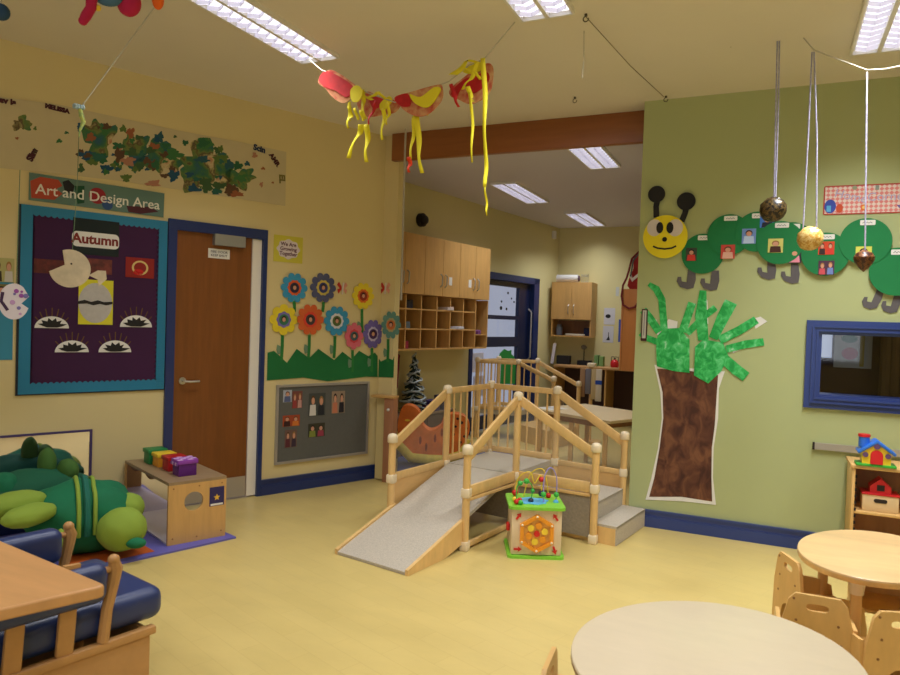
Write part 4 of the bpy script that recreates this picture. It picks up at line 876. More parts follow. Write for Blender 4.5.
plates = [[(85,165),(120,125),(155,130),(225,180),(228,200),(185,245),(140,225),(115,195)], [(205,215),(240,185),(285,205),(360,225),(345,262),(290,275),(235,280),(205,250)],
          [(370,225),(430,205),(530,178),(548,190),(545,235),(505,280),(465,296),(425,285),(395,262)], [(548,175),(580,145),(640,100),(690,75),(712,95),(705,170),(680,205),(625,230),(575,210),(550,200)]]
reds = [[(90,160),(122,128),(215,182),(195,225),(150,200),(118,190)], [(250,205),(300,215),(292,240),(262,250)], [(372,228),(420,212),(430,255),(395,258)], [(555,185),(600,140),(640,125),(690,110),(695,145),(640,190),(600,165),(570,210)]]
yel = [[(210,200),(235,182),(255,205),(240,240),(215,240)],[(290,235),(325,205),(335,225),(300,262)],[(430,215),(470,225),(520,190),(545,200),(500,262),(450,250)],[(598,105),(640,75),(680,80),(665,105),(625,118)]]
tilt = [.05,-.04,.05,-.05]
for k in range(4):
    P = smooth([q1(*p) for p in plates[k]]); o = MB().prism(pxpoly(FA,P), FA, tilt[k]-.006, tilt[k]+.0, PLATE).build('half_plate', t)
    MB().prism(pxpoly(FA,smooth([q1(*p) for p in reds[k]])), FA, tilt[k]+.001, tilt[k]+.006, RTIS).build('red_tissue', o)
    MB().prism(pxpoly(FA,smooth([q1(*p) for p in yel[k]])), FA, tilt[k]+.006, tilt[k]+.012, YRIB).build('yellow_crepe', o)
def ribbon(pts, w, parent, m=YRIB, d=.0, sw=.012, name='streamer'):
    b = bmesh.new(); L = []
    P = [FA.uv(*p) for p in pts]; dense = []
    for a, c in zip(P, P[1:]):
        for k in range(6): dense.append((a[0]+(c[0]-a[0])*k/6, a[1]+(c[1]-a[1])*k/6))
    dense.append(P[-1]); n = len(dense)
    for i, (u,v) in enumerate(dense):
        tw = .5*math.sin(i*.55+w*90); hw = w/2*(1-.35*(i/n)); c = FA.p(u,v,d+sw*math.sin(i*.7+w*50)); dv = FA.U*math.cos(tw)*hw + FA.N*math.sin(tw)*hw
        L.append((b.verts.new(c-dv), b.verts.new(c+dv)))
    for (a0,a1),(b0,b1) in zip(L, L[1:]): b.faces.new((a0,a1,b1,b0))
    mb = MB(); mb._merge(b, m); o = mb.build(name, parent, angle=2.5)
    md = o.modifiers.new('t','SOLIDIFY'); md.thickness = .0015; return o
for pts, w in (([(365,126),(360,138),(350.5,159)],.040),([(370,126),(369.5,145),(368.5,163)],.036),([(353,104),(351.5,118),(350.8,129.5)],.026),([(387,110),(386,122),(384.5,141)],.028),([(366,92),(365,105),(368,120)],.03),([(417,118),(415,140),(413,160)],.026),([(419.5,118),(421,150),(424,174)],.036),([(474.7,96),(475.5,130),(475.7,164.5)],.020),([(487,62),(488,107),(489,160),(488.8,189)],.030),([(488.8,189),(489.6,205),(490.8,217)],.014),([(376,102),(362,95)],.03),([(457,78),(470,64),(486,66)],.05),([(481,66),(474,82),(466,92)],.03),([(352,108),(354,118),(353,122)],.022),([(358,110),(360,121)],.024),([(364,112),(365,122)],.024),([(372,100),(380,93),(388,100)],.035),([(430,100),(432,110),(430,117)],.02),([(412,100),(418,110),(417,119)],.02),([(468,72),(478,74),(484,82)],.03),([(472,90),(474,100),(476,104)],.03),([(391,104),(391,116),(389,126)],.022),([(354,92),(360,88),(366,94)],.04)):
    ribbon(pts, w, t, d=.05 if pts[0][0] > 450 else .03)
ribbon([(382,104),(377,115),(374,127)], .022, t, m=RTIS, d=.06); ribbon([(456,88),(459,100),(463,110)], .026, t, m=RTIS, d=.06)
ribbon([(411.5,158),(411,166),(410.5,173)], .028, t, m=mat('orange red crepe',(226,70,36),.7), d=.02, name='orange_tab')
sp = [(311,61),(323,71),(345,78),(365,92),(396,103),(420,93),(450,82),(470,66),(485,60),(503,38),(520,18)]
MB().tube([FA.p(*FA.uv(*p), .012) for p in sp], .0035, THREAD, 6).build('string', t)
# loose strings
def hangstring(name, pts, fr, r, m, label, group=None, d=0):
    return tag(MB().tube([fr.p(*fr.uv(*p), d) for p in pts], r, m, 6).build(name), label, 'string', group)
hangstring('dangling_string', [(407,98),(405,150),(403,230),(401,300)], yfr(5.30), .009, mat('grey plastic cord',(178,172,160),.5), 'thin grey cord hanging down the corner left of the wooden beam')
hangstring('ceiling_string', [(584,31),(584,60),(582.5,78)], yfr(3.75), .0035, THREAD, 'short white string hanging from the ceiling hook right of the middle light')
def hook(px, py, label):
    c = atz(px, py, H); return tag(MB().cyl((c.x,c.y,H-.012),(c.x,c.y,H),.008,mat('dull metal hook',(92,84,70),.4,metal=.6),n=10).tube([(c.x+.014*math.sin(a), c.y, H-.026-.014*math.cos(a)) for a in [PI*1.0+k*PI/7 for k in range(12)]], .003, mat('dull metal hook',(92,84,70),.4), 6).build('ceiling_hook'), label, 'hook', 'ceiling hooks')
hook(586,14,'metal ceiling hook right of the middle ceiling light'); hook(666,96,'metal ceiling hook above the edge of the green wall'); hook(575,97,'small metal ceiling hook above the wooden beam')
a = atz(586,17,H-.03); c = atz(664,97,H-.02)
tag(MB().tube([a, (a+c)/2-V((0,0,.02)), c], .0025, mat('grey wire',(120,108,84),.6), 5).build('ceiling_wire'), 'thin wire strung under the ceiling between two hooks', 'wire')
# yarn line with three hanging balls before the green wall
yY = 4.35; FY = yfr(yY)
line = [(757,-40),(778,4),(795,28),(814,50),(840,60),(867,70),(885,69),(905,65)]
lineP = [FY.p(*FY.uv(*p)) for p in line]; lineP = [V((lineP[0].x-.12,lineP[0].y,H-.002))]+lineP+[V((lineP[-1].x+.35,lineP[-1].y,H-.002))]
tag(MB().tube(lineP, .004, THREAD, 6).build('string_line'), 'cream string strung across in front of the green wall', 'string')
def glitter(name, a, b_): return paint(name, [(0,a),(.48,a),(.54,b_),(.57,a),(.66,b_),(.7,a),(1,a)], scale=60, detail=6, rough=.35)
for nm, (bx,by,br), strands, m_, lab in (('ball',(773,209.5,12.5),[[(778,5),(776,100),(774,200)],[(780,5),(778.5,100),(775.5,200)]],glitter('dark glitter',(24,20,22),(120,96,52)),'dark glittery ball hanging on pale yarn, leftmost of the three'),
   ('ball',(810,238.5,12),[[(812,52),(808,140),(803,230)],[(814,52),(817,140),(816.5,230)]],glitter('gold glitter',(196,150,70),(236,214,150)),'gold glittery ball hanging on pale yarn, middle of the three'),
   ('cone',(864,260,9.5),[[(867,72),(866,170),(865,253)]],glitter('brown glitter',(58,30,24),(140,90,50)),'brown pointed glittery bauble hanging on pale yarn, rightmost of the three')):
    u, v = FY.uv(bx,by); R = FY.rad(bx,by,br); t = thing('hanging_ball', lab, 'hanging ball', FY.p(u,v-R), 'glittery balls hanging by the green wall')
    if nm == 'ball': MB().ell(FY.p(u,v), R, m_, n=18, disp=.10, fr=6).build('ball', t)
    else: MB().lathe(FY.p(u,v), [(.002,-R*1.25),(R*.5,-R*.8),(R*.95,-R*.1),(R,R*.3),(R*.75,R*.75),(R*.2,R)], m_).build('ball', t)
    for st_ in strands: MB().tube([FY.p(*FY.uv(*p)) for p in st_], .0042, YARN, 6).build('yarn', t)
# painted plates hanging before the autumn board
F1 = Fr(nL*(XL+.55), tL, nL); F2 = Fr(nL*(XL+.85), tL, nL)
u, v = F1.uv(70,268.5); R = F1.rad(70,268.5,19)
PP = mat('cream painted plate', (196,180,150), .8, var=.18, scale=16)
t = thing('hanging_fish_plate', 'cream paper plate fish with open mouth hanging in front of the purple board', 'paper craft', F1.p(u,v-R))
MB().prism([(u+R*1.0*math.cos(a), v+R*math.sin(a)) for a in [PI*(.62)-k*PI*1.55/30 for k in range(31)]]+[(u-.25*R,v+.18*R)], F1, -.004, .004, PP).build('plate', t)
MB().prism([(u+R*.9,v-R*.3),(u+R*1.35,v+R*.0),(u+R*1.75,v-.0*R),(u+R*1.8,v-R*.45),(u+R*1.4,v-R*.85),(u+R*1.35,v-R*.5)], F1, .004, .008, PP).build('tail', t)
MB().prism(circ(u+.05*R,v+.25*R,R*.05,10), F1, .004, .006, DARK).build('eye', t)
MB().tube([F1.p(*F1.uv(79,132)), F1.p(*F1.uv(77,190)), F1.p(u+.1*R,v+R)], .002, mat('green grey thread',(96,120,90),.7), 5).build('thread', t)
u, v = F2.uv(14,301.5); R = F2.rad(14,301.5,18)
t = thing('hanging_bitten_plate', 'white paper plate with purple paint and a notch, hanging at the photo\'s left edge', 'paper craft', F2.p(u,v-R))
MB().prism([(u+R*.74*math.cos(a), v+R*math.sin(a)) for a in [PI*.30+k*PI*1.5/30 for k in range(31)]]+[(u+.70*R,v-.35*R),(u+.35*R,v-.1*R),(u+.72*R,v+.3*R)], F2, -.004, .004, mat('white plate',(214,206,214),.7)).build('plate', t)
b = MB(); rr = random.Random(5)
for k in range(8): b.prism(circ(u+R*rr.uniform(-.1,.6), v+R*rr.uniform(-.7,.7), R*rr.uniform(.06,.14), 10), F2, .004, .0055, sc(((150,80,160),(120,110,170),(190,150,196))[k%3]))
b.prism(strip([(u-.55*R,v+.5*R),(u-.62*R,v+.0*R),(u-.3*R,v-.5*R)],R*.16), F2, .004, .0055, sc((66,44,74))).build('paint_marks', t)
MB().tube([F2.p(*F2.uv(20,170)), F2.p(u+.1*R,v+R)], .002, mat('green grey thread',(96,120,90),.7), 5).build('thread', t)
F3 = Fr(nL*(XL+1.1), tL, nL)
a1 = [atz(157,4,H-.005), F3.p(*F3.uv(82,106))]; a1 = [a1[0], (a1[0]+a1[1])/2, a1[1]]
t = thing('yarn_tassel', 'knotted pale blue yarn tassel on a slanting white string before the banner', 'string', a1[-1])
MB().tube(a1, .0035, THREAD, 6).build('string', t)
c = F3.uv(80,107); b = MB()
for k in range(4): 
    p0 = F3.p(c[0]+.012*(k-2), c[1], 0); b.tube([p0+V((.012*math.sin(j*1.3+k),.0,.010*math.cos(j*1.3+k))) for j in range(6)], .006, mat('pale blue yarn',(170,196,206),.8), 6)
b.tube([F3.p(*F3.uv(x,y)) for x,y in ((80,108),(81.5,116),(83.5,122),(80,130),(79,137))], [.010,.012,.011,.006,.003], mat('teal yellow yarn',(90,150,130),.8,col2=(196,200,90),scale=40), 7)
b.build('yarn_knot', t)
# soft toy at the top edge
F4 = Fr(nL*(XL+2.3), tL, nL)
PK = mat('magenta felt', (180,32,76), .9); BF = mat('blue felt', (70,110,150), .9); OF = mat('orange felt', (232,104,34), .9)
c = F4.uv(120,6); t = thing('felt_creature', 'out of focus magenta and blue felt creature hanging at the photo\'s top left', 'soft toy', F4.p(c[0],c[1]))
s_ = F4.rad(120,6,10)
c = F4.uv(108,-4); MB().ell(F4.p(*c), (s_*1.5,s_*1.3,s_*.9), BF).build('body', t)
c = F4.uv(129,3); MB().ell(F4.p(*c), (s_*1.25,s_*1.1,s_*1.35), PK).build('head', t)
p = [F4.p(*F4.uv(x,y)) for x,y in ((92,-8),(91,8),(86,16),(83,21))]; MB().tube(p, [s_*.55,s_*.5,s_*.5,s_*.42], PK, 12).ell(p[-1], s_*.42, PK).build('leg', t)
c = F4.uv(98,8); MB().ell(F4.p(*c), s_*.3, YE).build('foot', t)
hs = lambda c,t: MB().tube([F4.p(c[0],c[1]+.005),V((*F4.p(c[0],c[1])[:2],H))], .002, THREAD, 5).build('string', t)
hs(F4.uv(112,-8),t)
c = F4.uv(158,0); t = thing('felt_creature', 'orange felt piece hanging at the top edge beside the magenta creature', 'soft toy', F4.p(*c)); MB().ell(F4.p(*c), (s_*.6,s_*.6,s_*1.0), OF).build('body', t); hs(c,t)
c = F4.uv(1,12); t = thing('felt_creature', 'dark blue round felt piece in the photo\'s top left corner', 'soft toy', F4.p(*c)); MB().ell(F4.p(*c), s_*.75, mat('dark blue felt',(40,70,104),.9)).build('body', t); hs(c,t)

# ================================================================== RIGHT: TABLES, CHAIRS, SHELF
def ell_pts(cx, cy, a, b_, th, n=56): return [(cx+a*math.cos(k*2*PI/n)*math.cos(th)-b_*math.sin(k*2*PI/n)*math.sin(th), cy+a*math.cos(k*2*PI/n)*math.sin(th)+b_*math.sin(k*2*PI/n)*math.cos(th)) for k in range(n)]
def rtable(name, label, cx, cy, a, b_, th, z, topm, edgem, lega):
    t = thing(name, label, 'table', (cx,cy,0))
    def loop(k, zz): return [(x,y,zz) for x,y in ell_pts(cx,cy,a*k,b_*k,th)]
    bm = bmesh.new(); prof = [(.96,z-.030),(.99,z-.028),(1.0,z-.018),(1.0,z-.008)]; prof2 = [(1.0,z-.008),(.996,z-.002),(.985,z)]
    mb = MB()
    for pr, m_, caps in ((prof, edgem, 'b'), (prof2, topm, 't')):
        bm = bmesh.new(); rings = [[bm.verts.new(q) for q in loop(k,zz)] for k,zz in pr]
        for A, B in zip(rings, rings[1:]):
            for i in range(len(A)): bm.faces.new((A[i],A[(i+1)%len(A)],B[(i+1)%len(B)],B[i]))
        bm.faces.new(rings[0][::-1] if caps == 'b' else rings[-1]); bmesh.ops.recalc_face_normals(bm, faces=bm.faces); mb._merge(bm, m_)
    mb.build('table_top', t)
    for an in lega:
        x = cx+a*.72*math.cos(an)*math.cos(th)-b_*.72*math.sin(an)*math.sin(th); y = cy+a*.72*math.cos(an)*math.sin(th)+b_*.72*math.sin(an)*math.cos(th)
        l = MB().cyl((x,y,0), (x,y,z-.09), .021, W_BEECH, n=18).build('leg', t); MB().cyl((x,y,z-.10), (x,y,z-.03), .026, CAP, r2=.034, n=18).build('socket', l)
EDGE = mat('brown table edge', (150,112,70), .5)
rtable('round_table', 'round children\'s table with pale cream top, nearest the viewer', -.112, 2.134, .442, .383, 4.282, .5, CREAM, EDGE, (PI/4,3*PI/4,5*PI/4,7*PI/4))
rtable('round_table', 'rounded beech children\'s table by the green wall, chairs pushed around it', .437, 3.49, .40, .288, 4.392, .5, W_TABLE, W_BEECH, (0,1.7,PI,4.6))
CHW = mat('light birch ply', (222,178,110), .4, var=.10, scale=3, kind='wood', stretch=(5,5,1.5))
def chair(label, x, y, rz):
    t = thing('toddler_chair', label, 'chair', (0,0,0), 'bent plywood toddler chairs'); WOFF[t.name] = V((0,0,0))
    fb_ = Fr((0,-.13,0), (1,0,0), (0,-1,0))
    zb, zt = .20, .46
    # back: upper plate with slot + lower plate with arch
    up = [(-.135+.012,.33),(.135-.012,.33),(.098,.435),(.075,zt),(-.075,zt),(-.098,.435)]
    O = []; I = []; c0 = (0,.415)
    for k in range(32):
        a_ = 2*PI*k/32; ux, uy = math.cos(a_), math.sin(a_); best = 9
        for i in range(len(up)):
            (x1,y1),(x2,y2) = up[i], up[(i+1)%len(up)]; ex, ey = x2-x1, y2-y1; den = ux*ey-uy*ex
            if abs(den) < 1e-9: continue
            s1_ = ((x1-c0[0])*ey-(y1-c0[1])*ex)/den; s2_ = ((x1-c0[0])*uy-(y1-c0[1])*ux)/den
            if s1_ > 0 and -1e-6 <= s2_ <= 1.000001: best = min(best, s1_)
        O.append((c0[0]+ux*best, c0[1]+uy*best)); I.append((.038*math.copysign(abs(ux)**.6,ux), c0[1]+.014*math.copysign(abs(uy)**.6,uy)))
    for cx_, cy_ in up:
        j = min(range(32), key=lambda k: (O[k][0]-cx_)**2+(O[k][1]-cy_)**2); O[j] = (cx_, cy_)
    b = MB().ring(O, I, fb_, -.007, .007, CHW)
    b.prism([(-.123,.331),(-.14,.0),(-.10,.0),(-.085,.12)]+[(-.045*math.cos(PI*k/8)*1.0,.21+.045*math.sin(PI*k/8)) for k in range(9)]+[(.085,.12),(.10,.0),(.14,.0),(.123,.331)], fb_, -.007, .007, CHW)
    bk = b.build('back', t)
    for sx_, sz_ in ((-.07,.36),(.07,.36),(-.08,.44),(.08,.29),(-.08,.29)): MB().cyl(fb_.p(sx_,sz_,.007), fb_.p(sx_,sz_,.009), .005, W_DARK, n=8).build('screw', bk)
    for s_ in (-1,1):
        fs = Fr((s_*.128,0,0), (0,1,0), (s_,0,0))
        MB().prism([(-.135,.0),(-.095,.0),(-.05,.14),(.06,.14),(.10,.0),(.145,.0),(.135,.22),(.12,.30),(.05,.33),(-.05,.345),(-.12,.35)], fs, -.007, .007, CHW).build('side_panel', t)
    MB().box((0,.005,.25), (.245,.25,.014), CHW, bev=.003).build('seat', t)
    t.location = (x,y,0); t.rotation_euler = (0,0,rz); return t
def back_at(px, py, rz):
    p = atz(px,py,.46); return p.x-.13*math.sin(rz), p.y+.13*math.cos(rz), rz
chair('plywood toddler chair with its back to the viewer between the two tables', *back_at(818,596,.02))
chair('plywood toddler chair at the left side of the beech table, seen from its side', *back_at(790,557,-PI/2+.42))
chair('plywood toddler chair pushed fully under the beech table, only seat and legs showing', .50, 3.60, PI)
chair('plywood toddler chair cut by the photo\'s right edge, in front of the beech table', *back_at(902,612,.40))
chair('plywood toddler chair at the left of the cream table, only its back edge showing', -.425, 1.99, -PI/2+.1)
# shelf unit
ys0, ys1 = 4.86, YG-.03; xs0, xs1 = .472, 1.42
t = thing('shelf_unit', 'low light wood shelf unit against the green wall holding toys', 'shelf', ((xs0+xs1)/2,(ys0+ys1)/2,0))
for x in (xs0, xs1-.018):
    sp_ = MB().box((x+.009,(ys0+ys1)/2,.315), (.018,ys1-ys0,.63), W_BEECH, bev=.003).build('side_panel', t)
    if x == xs0:
        b = MB()
        for k in range(13): b.box((x+.022,ys0+.006,.10+k*.04), (.010,.014,.016), DARK)
        b.build('peg_rack', sp_)
MB().box(((xs0+xs1)/2,(ys0+ys1)/2,.64), (xs1-xs0+.02,ys1-ys0+.02,.022), W_BEECHX, bev=.004).build('top_panel', t)
for z in (.365,.09): MB().box(((xs0+xs1)/2,(ys0+ys1)/2-.003,z), (xs1-xs0-.036,ys1-ys0-.01,.018), W_BEECHX, bev=.003).build('shelf', t)
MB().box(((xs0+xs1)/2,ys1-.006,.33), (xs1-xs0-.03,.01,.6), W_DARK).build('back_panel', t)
# toy house on top
zt_ = .651; c = atz(876,467,zt_); t = thing('toy_house', 'yellow plastic toy house with blue roof and red door on the shelf unit', 'toy', (c.x,c.y+.05,zt_))
cx, cy = c.x, c.y+.05; fh = Fr((0,cy-.055,0), (1,0,0), (0,-1,0)); W2 = .074
YP = mat('yellow toy plastic',(236,206,48),.35); BP = mat('blue toy plastic',(50,110,206),.35); RP = mat('red toy plastic',(206,36,44),.35); GPp = mat('green toy plastic',(60,170,60),.35)
MB().box((cx,cy,zt_+.008), (.21,.125,.016), GPp, bev=.006).build('base', t)
MB().prism([(-W2+cx,zt_+.015),(W2+cx,zt_+.015),(W2+cx,zt_+.085),(cx,zt_+.143),(-W2+cx,zt_+.085)], fh, -.10, 0, YP).build('body', t)
b = MB(); b.bar((cx-.098,cy-.002,zt_+.078),(cx+.004,cy-.002,zt_+.155),.13,.018,BP,bev=.006).bar((cx+.098,cy-.002,zt_+.078),(cx-.004,cy-.002,zt_+.155),.13,.018,BP,bev=.006); b.build('roof', t)
MB().prism([(cx-.032,zt_+.018)]+[(cx+.032*math.cos(PI-PI*k/10)*1.0,zt_+.07+.03*math.sin(PI*k/10)) for k in range(11)]+[(cx+.032,zt_+.018)], fh, 0, .012, RP).build('door', t)
ch = MB().cyl((cx-.062,cy,zt_+.11),(cx-.062,cy,zt_+.17),.03,BP,n=20).build('chimney', t); MB().cyl((cx-.062,cy,zt_+.17),(cx-.062,cy,zt_+.185),.033,RP,n=20).build('chimney_top', ch)
MB().cyl(fh.p(cx,zt_+.125,0), fh.p(cx,zt_+.125,.010), .018, mat('grey purple plastic',(96,70,110),.4), n=16).build('round_window', t)
for s_ in (-1,1): MB().prism(circ(cx+s_*.058,zt_+.07,.015,14), fh, 0, .008, mat('grey purple plastic',(96,70,110),.4)).build('window', t)
# wooden box with red roof on the shelf
zs_ = .374; c = atz(884,513,zs_); cx, cy = c.x-.02, max(c.y+.07, ys0+.09)
t = thing('wooden_ark_box', 'natural wood toy box with a red roof top on the upper shelf', 'toy', (cx,cy,zs_)); 
MB().box((cx,cy,zs_+.05), (.19,.13,.10), mat('pale maple',(226,196,150),.5), bev=.004).build('body', t)
MB().prism(rrect(cx-.035,zs_+.055,cx+.035,zs_+.078,.011,4), Fr((0,cy-.066,0),(1,0,0),(0,-1,0)), 0, .002, DARK).build('handle_slot', t)
r_ = MB().box((cx,cy,zs_+.105), (.20,.14,.012), RP, bev=.003); fr = Fr((0,cy-.05,0),(1,0,0),(0,-1,0)); r_.prism([(cx-.055,zs_+.11),(cx+.055,zs_+.11),(cx+.055,zs_+.15),(cx,zs_+.20),(cx-.055,zs_+.15)], fr, -.10, 0, RP); r_.build('red_roof', t)
MB().prism(rect(cx-.02,zs_+.125,cx+.02,zs_+.16), Fr((0,cy-.05,0),(1,0,0),(0,-1,0)), 0, .002, DARK).build('roof_window', t)

# ================================================================== LEFT: TURTLE CUSHIONS, ARMCHAIR, NEAR TABLE
TG = mat('green cushion fabric', (22,112,76), .85, var=.14, scale=9, bump=.9); TL = mat('lime cushion fabric', (138,164,62), .85, var=.06, scale=6, bump=.2); TD = mat('dark green cushion fabric', (24,92,66), .85, var=.15, scale=5, bump=.3)
def onmat(px, py, z): return atz(px, py, z)
zm = .0125
def blob(t, name, px, py, r, m, z=None, rz=0, disp=.05, fr=2.2, seed=0, tilt=0):
    z = r[2]+zm if z is None else z; c = onmat(px, py, z)
    R = Matrix.Rotation(rz,3,'Z') @ Matrix.Rotation(tilt,3,'Y')
    return MB().ell(c, r, m, rot=R, n=22, disp=disp, fr=fr, seed=seed).build(name, t), c
def at_off(px, py, off): u_, v_ = FL.uv(px,py,off); return FL.p(u_, v_, off)
def blob(t, name, px, py, off, r, m, rz=0, disp=.05, seed=0, tilt=0, fr=2.2):
    c = at_off(px, py, off); c.z = max(c.z, r[2]*.96+zm)
    return MB().ell(c, r, m, rot=Matrix.Rotation(rz,3,'Z') @ Matrix.Rotation(tilt,3,'Y'), n=22, disp=disp, fr=fr, seed=seed).build(name, t), c
RZ = math.atan2(tL.y, tL.x)
c = at_off(80,522,.62)
t = thing('turtle_cushion', 'large green turtle floor cushion with lime head lying beside the tunnel box', 'soft toy', (c.x,c.y,zm))
sh, c0 = blob(t,'shell',84,518,.62,(.31,.20,.215),TG,rz=RZ-.15,disp=.12,tilt=.12)
hd_, hc_ = blob(t,'head',122,529,.86,(.135,.12,.125),TL,rz=RZ,disp=.04)
blob(t,'neck',128,508,.70,(.09,.10,.09),TL,rz=.4,seed=3)
MB().ell(at_off(136,543,.98), (.055,.04,.03), TG, rot=Matrix.Rotation(RZ-.6,3,'Z')).build('beak', t)
blob(t,'flipper',16,504,.66,(.17,.09,.07),TL,rz=RZ+.3,seed=5); blob(t,'flipper',30,515,.78,(.16,.08,.06),TL,rz=RZ+.5,seed=8)
blob(t,'flipper',61,545,.84,(.035,.04,.09),TL,rz=RZ,seed=9)
def strap(off, m, w_):
    A_ = V((math.cos(RZ-.15),math.sin(RZ-.15),0)); B_ = V((-A_.y,A_.x,0)); P = []
    for k in range(25):
        a_ = -.3+(PI+.6)*k/24; f = 1-(off/.31)**2*.6
        v = A_*off + B_*(.20*math.cos(a_)*f) + V((0,0,.215*math.sin(a_)*f)); 
        n_ = _nz.noise(V((off/.31, .2*math.cos(a_)/.2*f, math.sin(a_)*f))*2.2); P.append(c0 + v*(1.05+.10*n_))
    MB().tube([p_ for p_ in P if p_.z > .03], w_, m, 8).build('strap', t)
from mathutils import noise as _nz
strap(.035, TL, .012); strap(-.045, TL, .012); strap(-.005, mat('teal strap',(28,104,90),.8), .017)
c = at_off(40,485,.24)
t = thing('turtle_cushion', 'second dark green floor cushion with two bumps, against the wall mirror', 'soft toy', (c.x,c.y,zm))
b_, cb = blob(t,'body',36,496,.26,(.34,.17,.17),TD,rz=RZ,disp=.10,seed=12)
OGF = mat('olive green fabric',(66,104,44),.85)
blob(t,'knob',47,464,.24,(.06,.05,.10),OGF,seed=2); blob(t,'knob',68,470,.30,(.075,.055,.07),OGF,seed=4,tilt=.5)
blob(t,'knob',4,486,.30,(.09,.07,.08),TG,seed=6)
# armchair
NB = mat('navy blue vinyl', (44,58,104), .38, bump=.25, scale=6); 
zr = .28
N0, N1 = atz(20,672,zr), atz(156,625,zr); Fd = (N1-N0).normalized(); Wd = V((-Fd.y,Fd.x,0)); Wd = Wd if Wd.dot(V((-1,0,0))) > 0 or Wd.y > 0 else -Wd
OW = mat('honey beech frame', (190,142,88), .4, var=.12, scale=3, kind='wood', stretch=(3,3,3))
AW = .52
t = thing('low_armchair', 'low wooden armchair with navy vinyl cushions in the lower left corner', 'armchair', N1-Fd*.35+Wd*AW/2-V((0,0,zr)))
AL = A = lambda f,w,z: N1+Fd*f+Wd*w+V((0,0,z-zr))
for w in (.012, AW-.012):
    MB().bar(A(-.95,w,zr-.015), A(0,w,zr-.015), .035, .03, OW, bev=.006).build('side_rail', t)
    MB().bar(A(-.95,w,zr-.16), A(-.02,w,zr-.16), .018, .26, OW, bev=.003).build('base_panel', t)
MB().bar(A(-.02,.03,zr-.15), A(-.02,AW-.03,zr-.15), .02, .27, OW, bev=.004).build('front_panel', t)
MB().bar(A(-.92,.03,zr-.15), A(-.92,AW-.03,zr-.15), .02, .27, OW, bev=.004).build('rear_panel', t)
def cushion(name, f0, f1, w0_, w1_, z0_, z1_, bev=.045, parent=None):
    c_ = (A(f0,w0_,z0_)+A(f1,w1_,z1_))/2; T = Matrix((Fd, Wd, V((0,0,1)))).transposed().to_4x4()
    return MB().box(c_, (f1-f0, w1_-w0_, z1_-z0_), NB, bev=bev, T=T, seg=5).build(name, parent or t, angle=1.2)
sc_ = cushion('seat_cushion', -.80, .055, .03, AW+.02, zr+.003, zr+.125)
for k,f in enumerate((-.30,-.46,-.64)):
    for w in (.012,): MB().bar(A(f-.02,w,zr), A(f,w,.58), .018, .055, OW, bev=.003, up=Fd).build('slat', t)
for w in (.012, AW-.012):
    fo = .07 if w > .1 else 0; A = (lambda f,w,z,fo=fo: N1+Fd*(f+fo)+Wd*w+V((0,0,z-zr)))
    pts = [A(-.19,w,zr), A(-.178,w,zr+.11), A(-.158,w,zr+.20), A(-.150,w,zr+.25), A(-.158,w,zr+.280)]
    p_ = MB().tube(pts, [.020,.019,.021,.024,.018], OW, 10).ell(pts[-1], .02, OW).build('arm_post', t)
    MB().cyl(A(-.21,w,zr+.25), A(-.15,w,zr+.25), .012, OW, n=12).build('peg', p_)
    cushion('arm_cushion', -.80, -.19, w-.045, w+.045, zr+.15, zr+.285, bev=.035)
A = AL
cushion('back_cushion', -.93, -.78, .05, AW-.05, zr+.12, zr+.50)
# near table
zt2 = .66
K, B0, F00 = atz(108,585,zt2), atz(0,540,zt2), atz(0,609,zt2)
db, df = (B0-K).normalized(), (F00-K).normalized()
t = thing('wooden_table', 'orange beech table top corner at the lower left edge of the photo', 'table', (K+db*.6+df*.3)-V((0,0,zt2)))
def rc(a, o, b_, r=.03, n=5):
    d1_, d2_ = (a-o).normalized(), (b_-o).normalized(); return [o+d1_*r*(1-s)**2+d2_*r*s**2 for s in [k/n for k in range(n+1)]]
L1_, L2_ = 1.5, .75
P4 = [K+db*L1_, K, K+df*L2_, K+db*L1_+df*L2_]
out_ = rc(P4[0],P4[1],P4[2])+[P4[2],P4[3],P4[0]]
o = MB().flat([(p.x,p.y) for p in out_], zt2-.034, zt2, W_NEAR).build('table_top', t); md = o.modifiers.new('b','BEVEL'); md.width = .007; md.segments = 3; md.limit_method = 'ANGLE'
for a_, b_ in ((.95,.12),(.95,.62),(1.4,.12),(1.4,.62)): 
    p = K+db*a_*L1_*.98/1.4*1.0+df*b_; p = K+db*a_+df*b_; MB().box((p.x,p.y,(zt2-.034)/2), (.045,.045,zt2-.034), W_NEAR, bev=.004).build('leg', t)
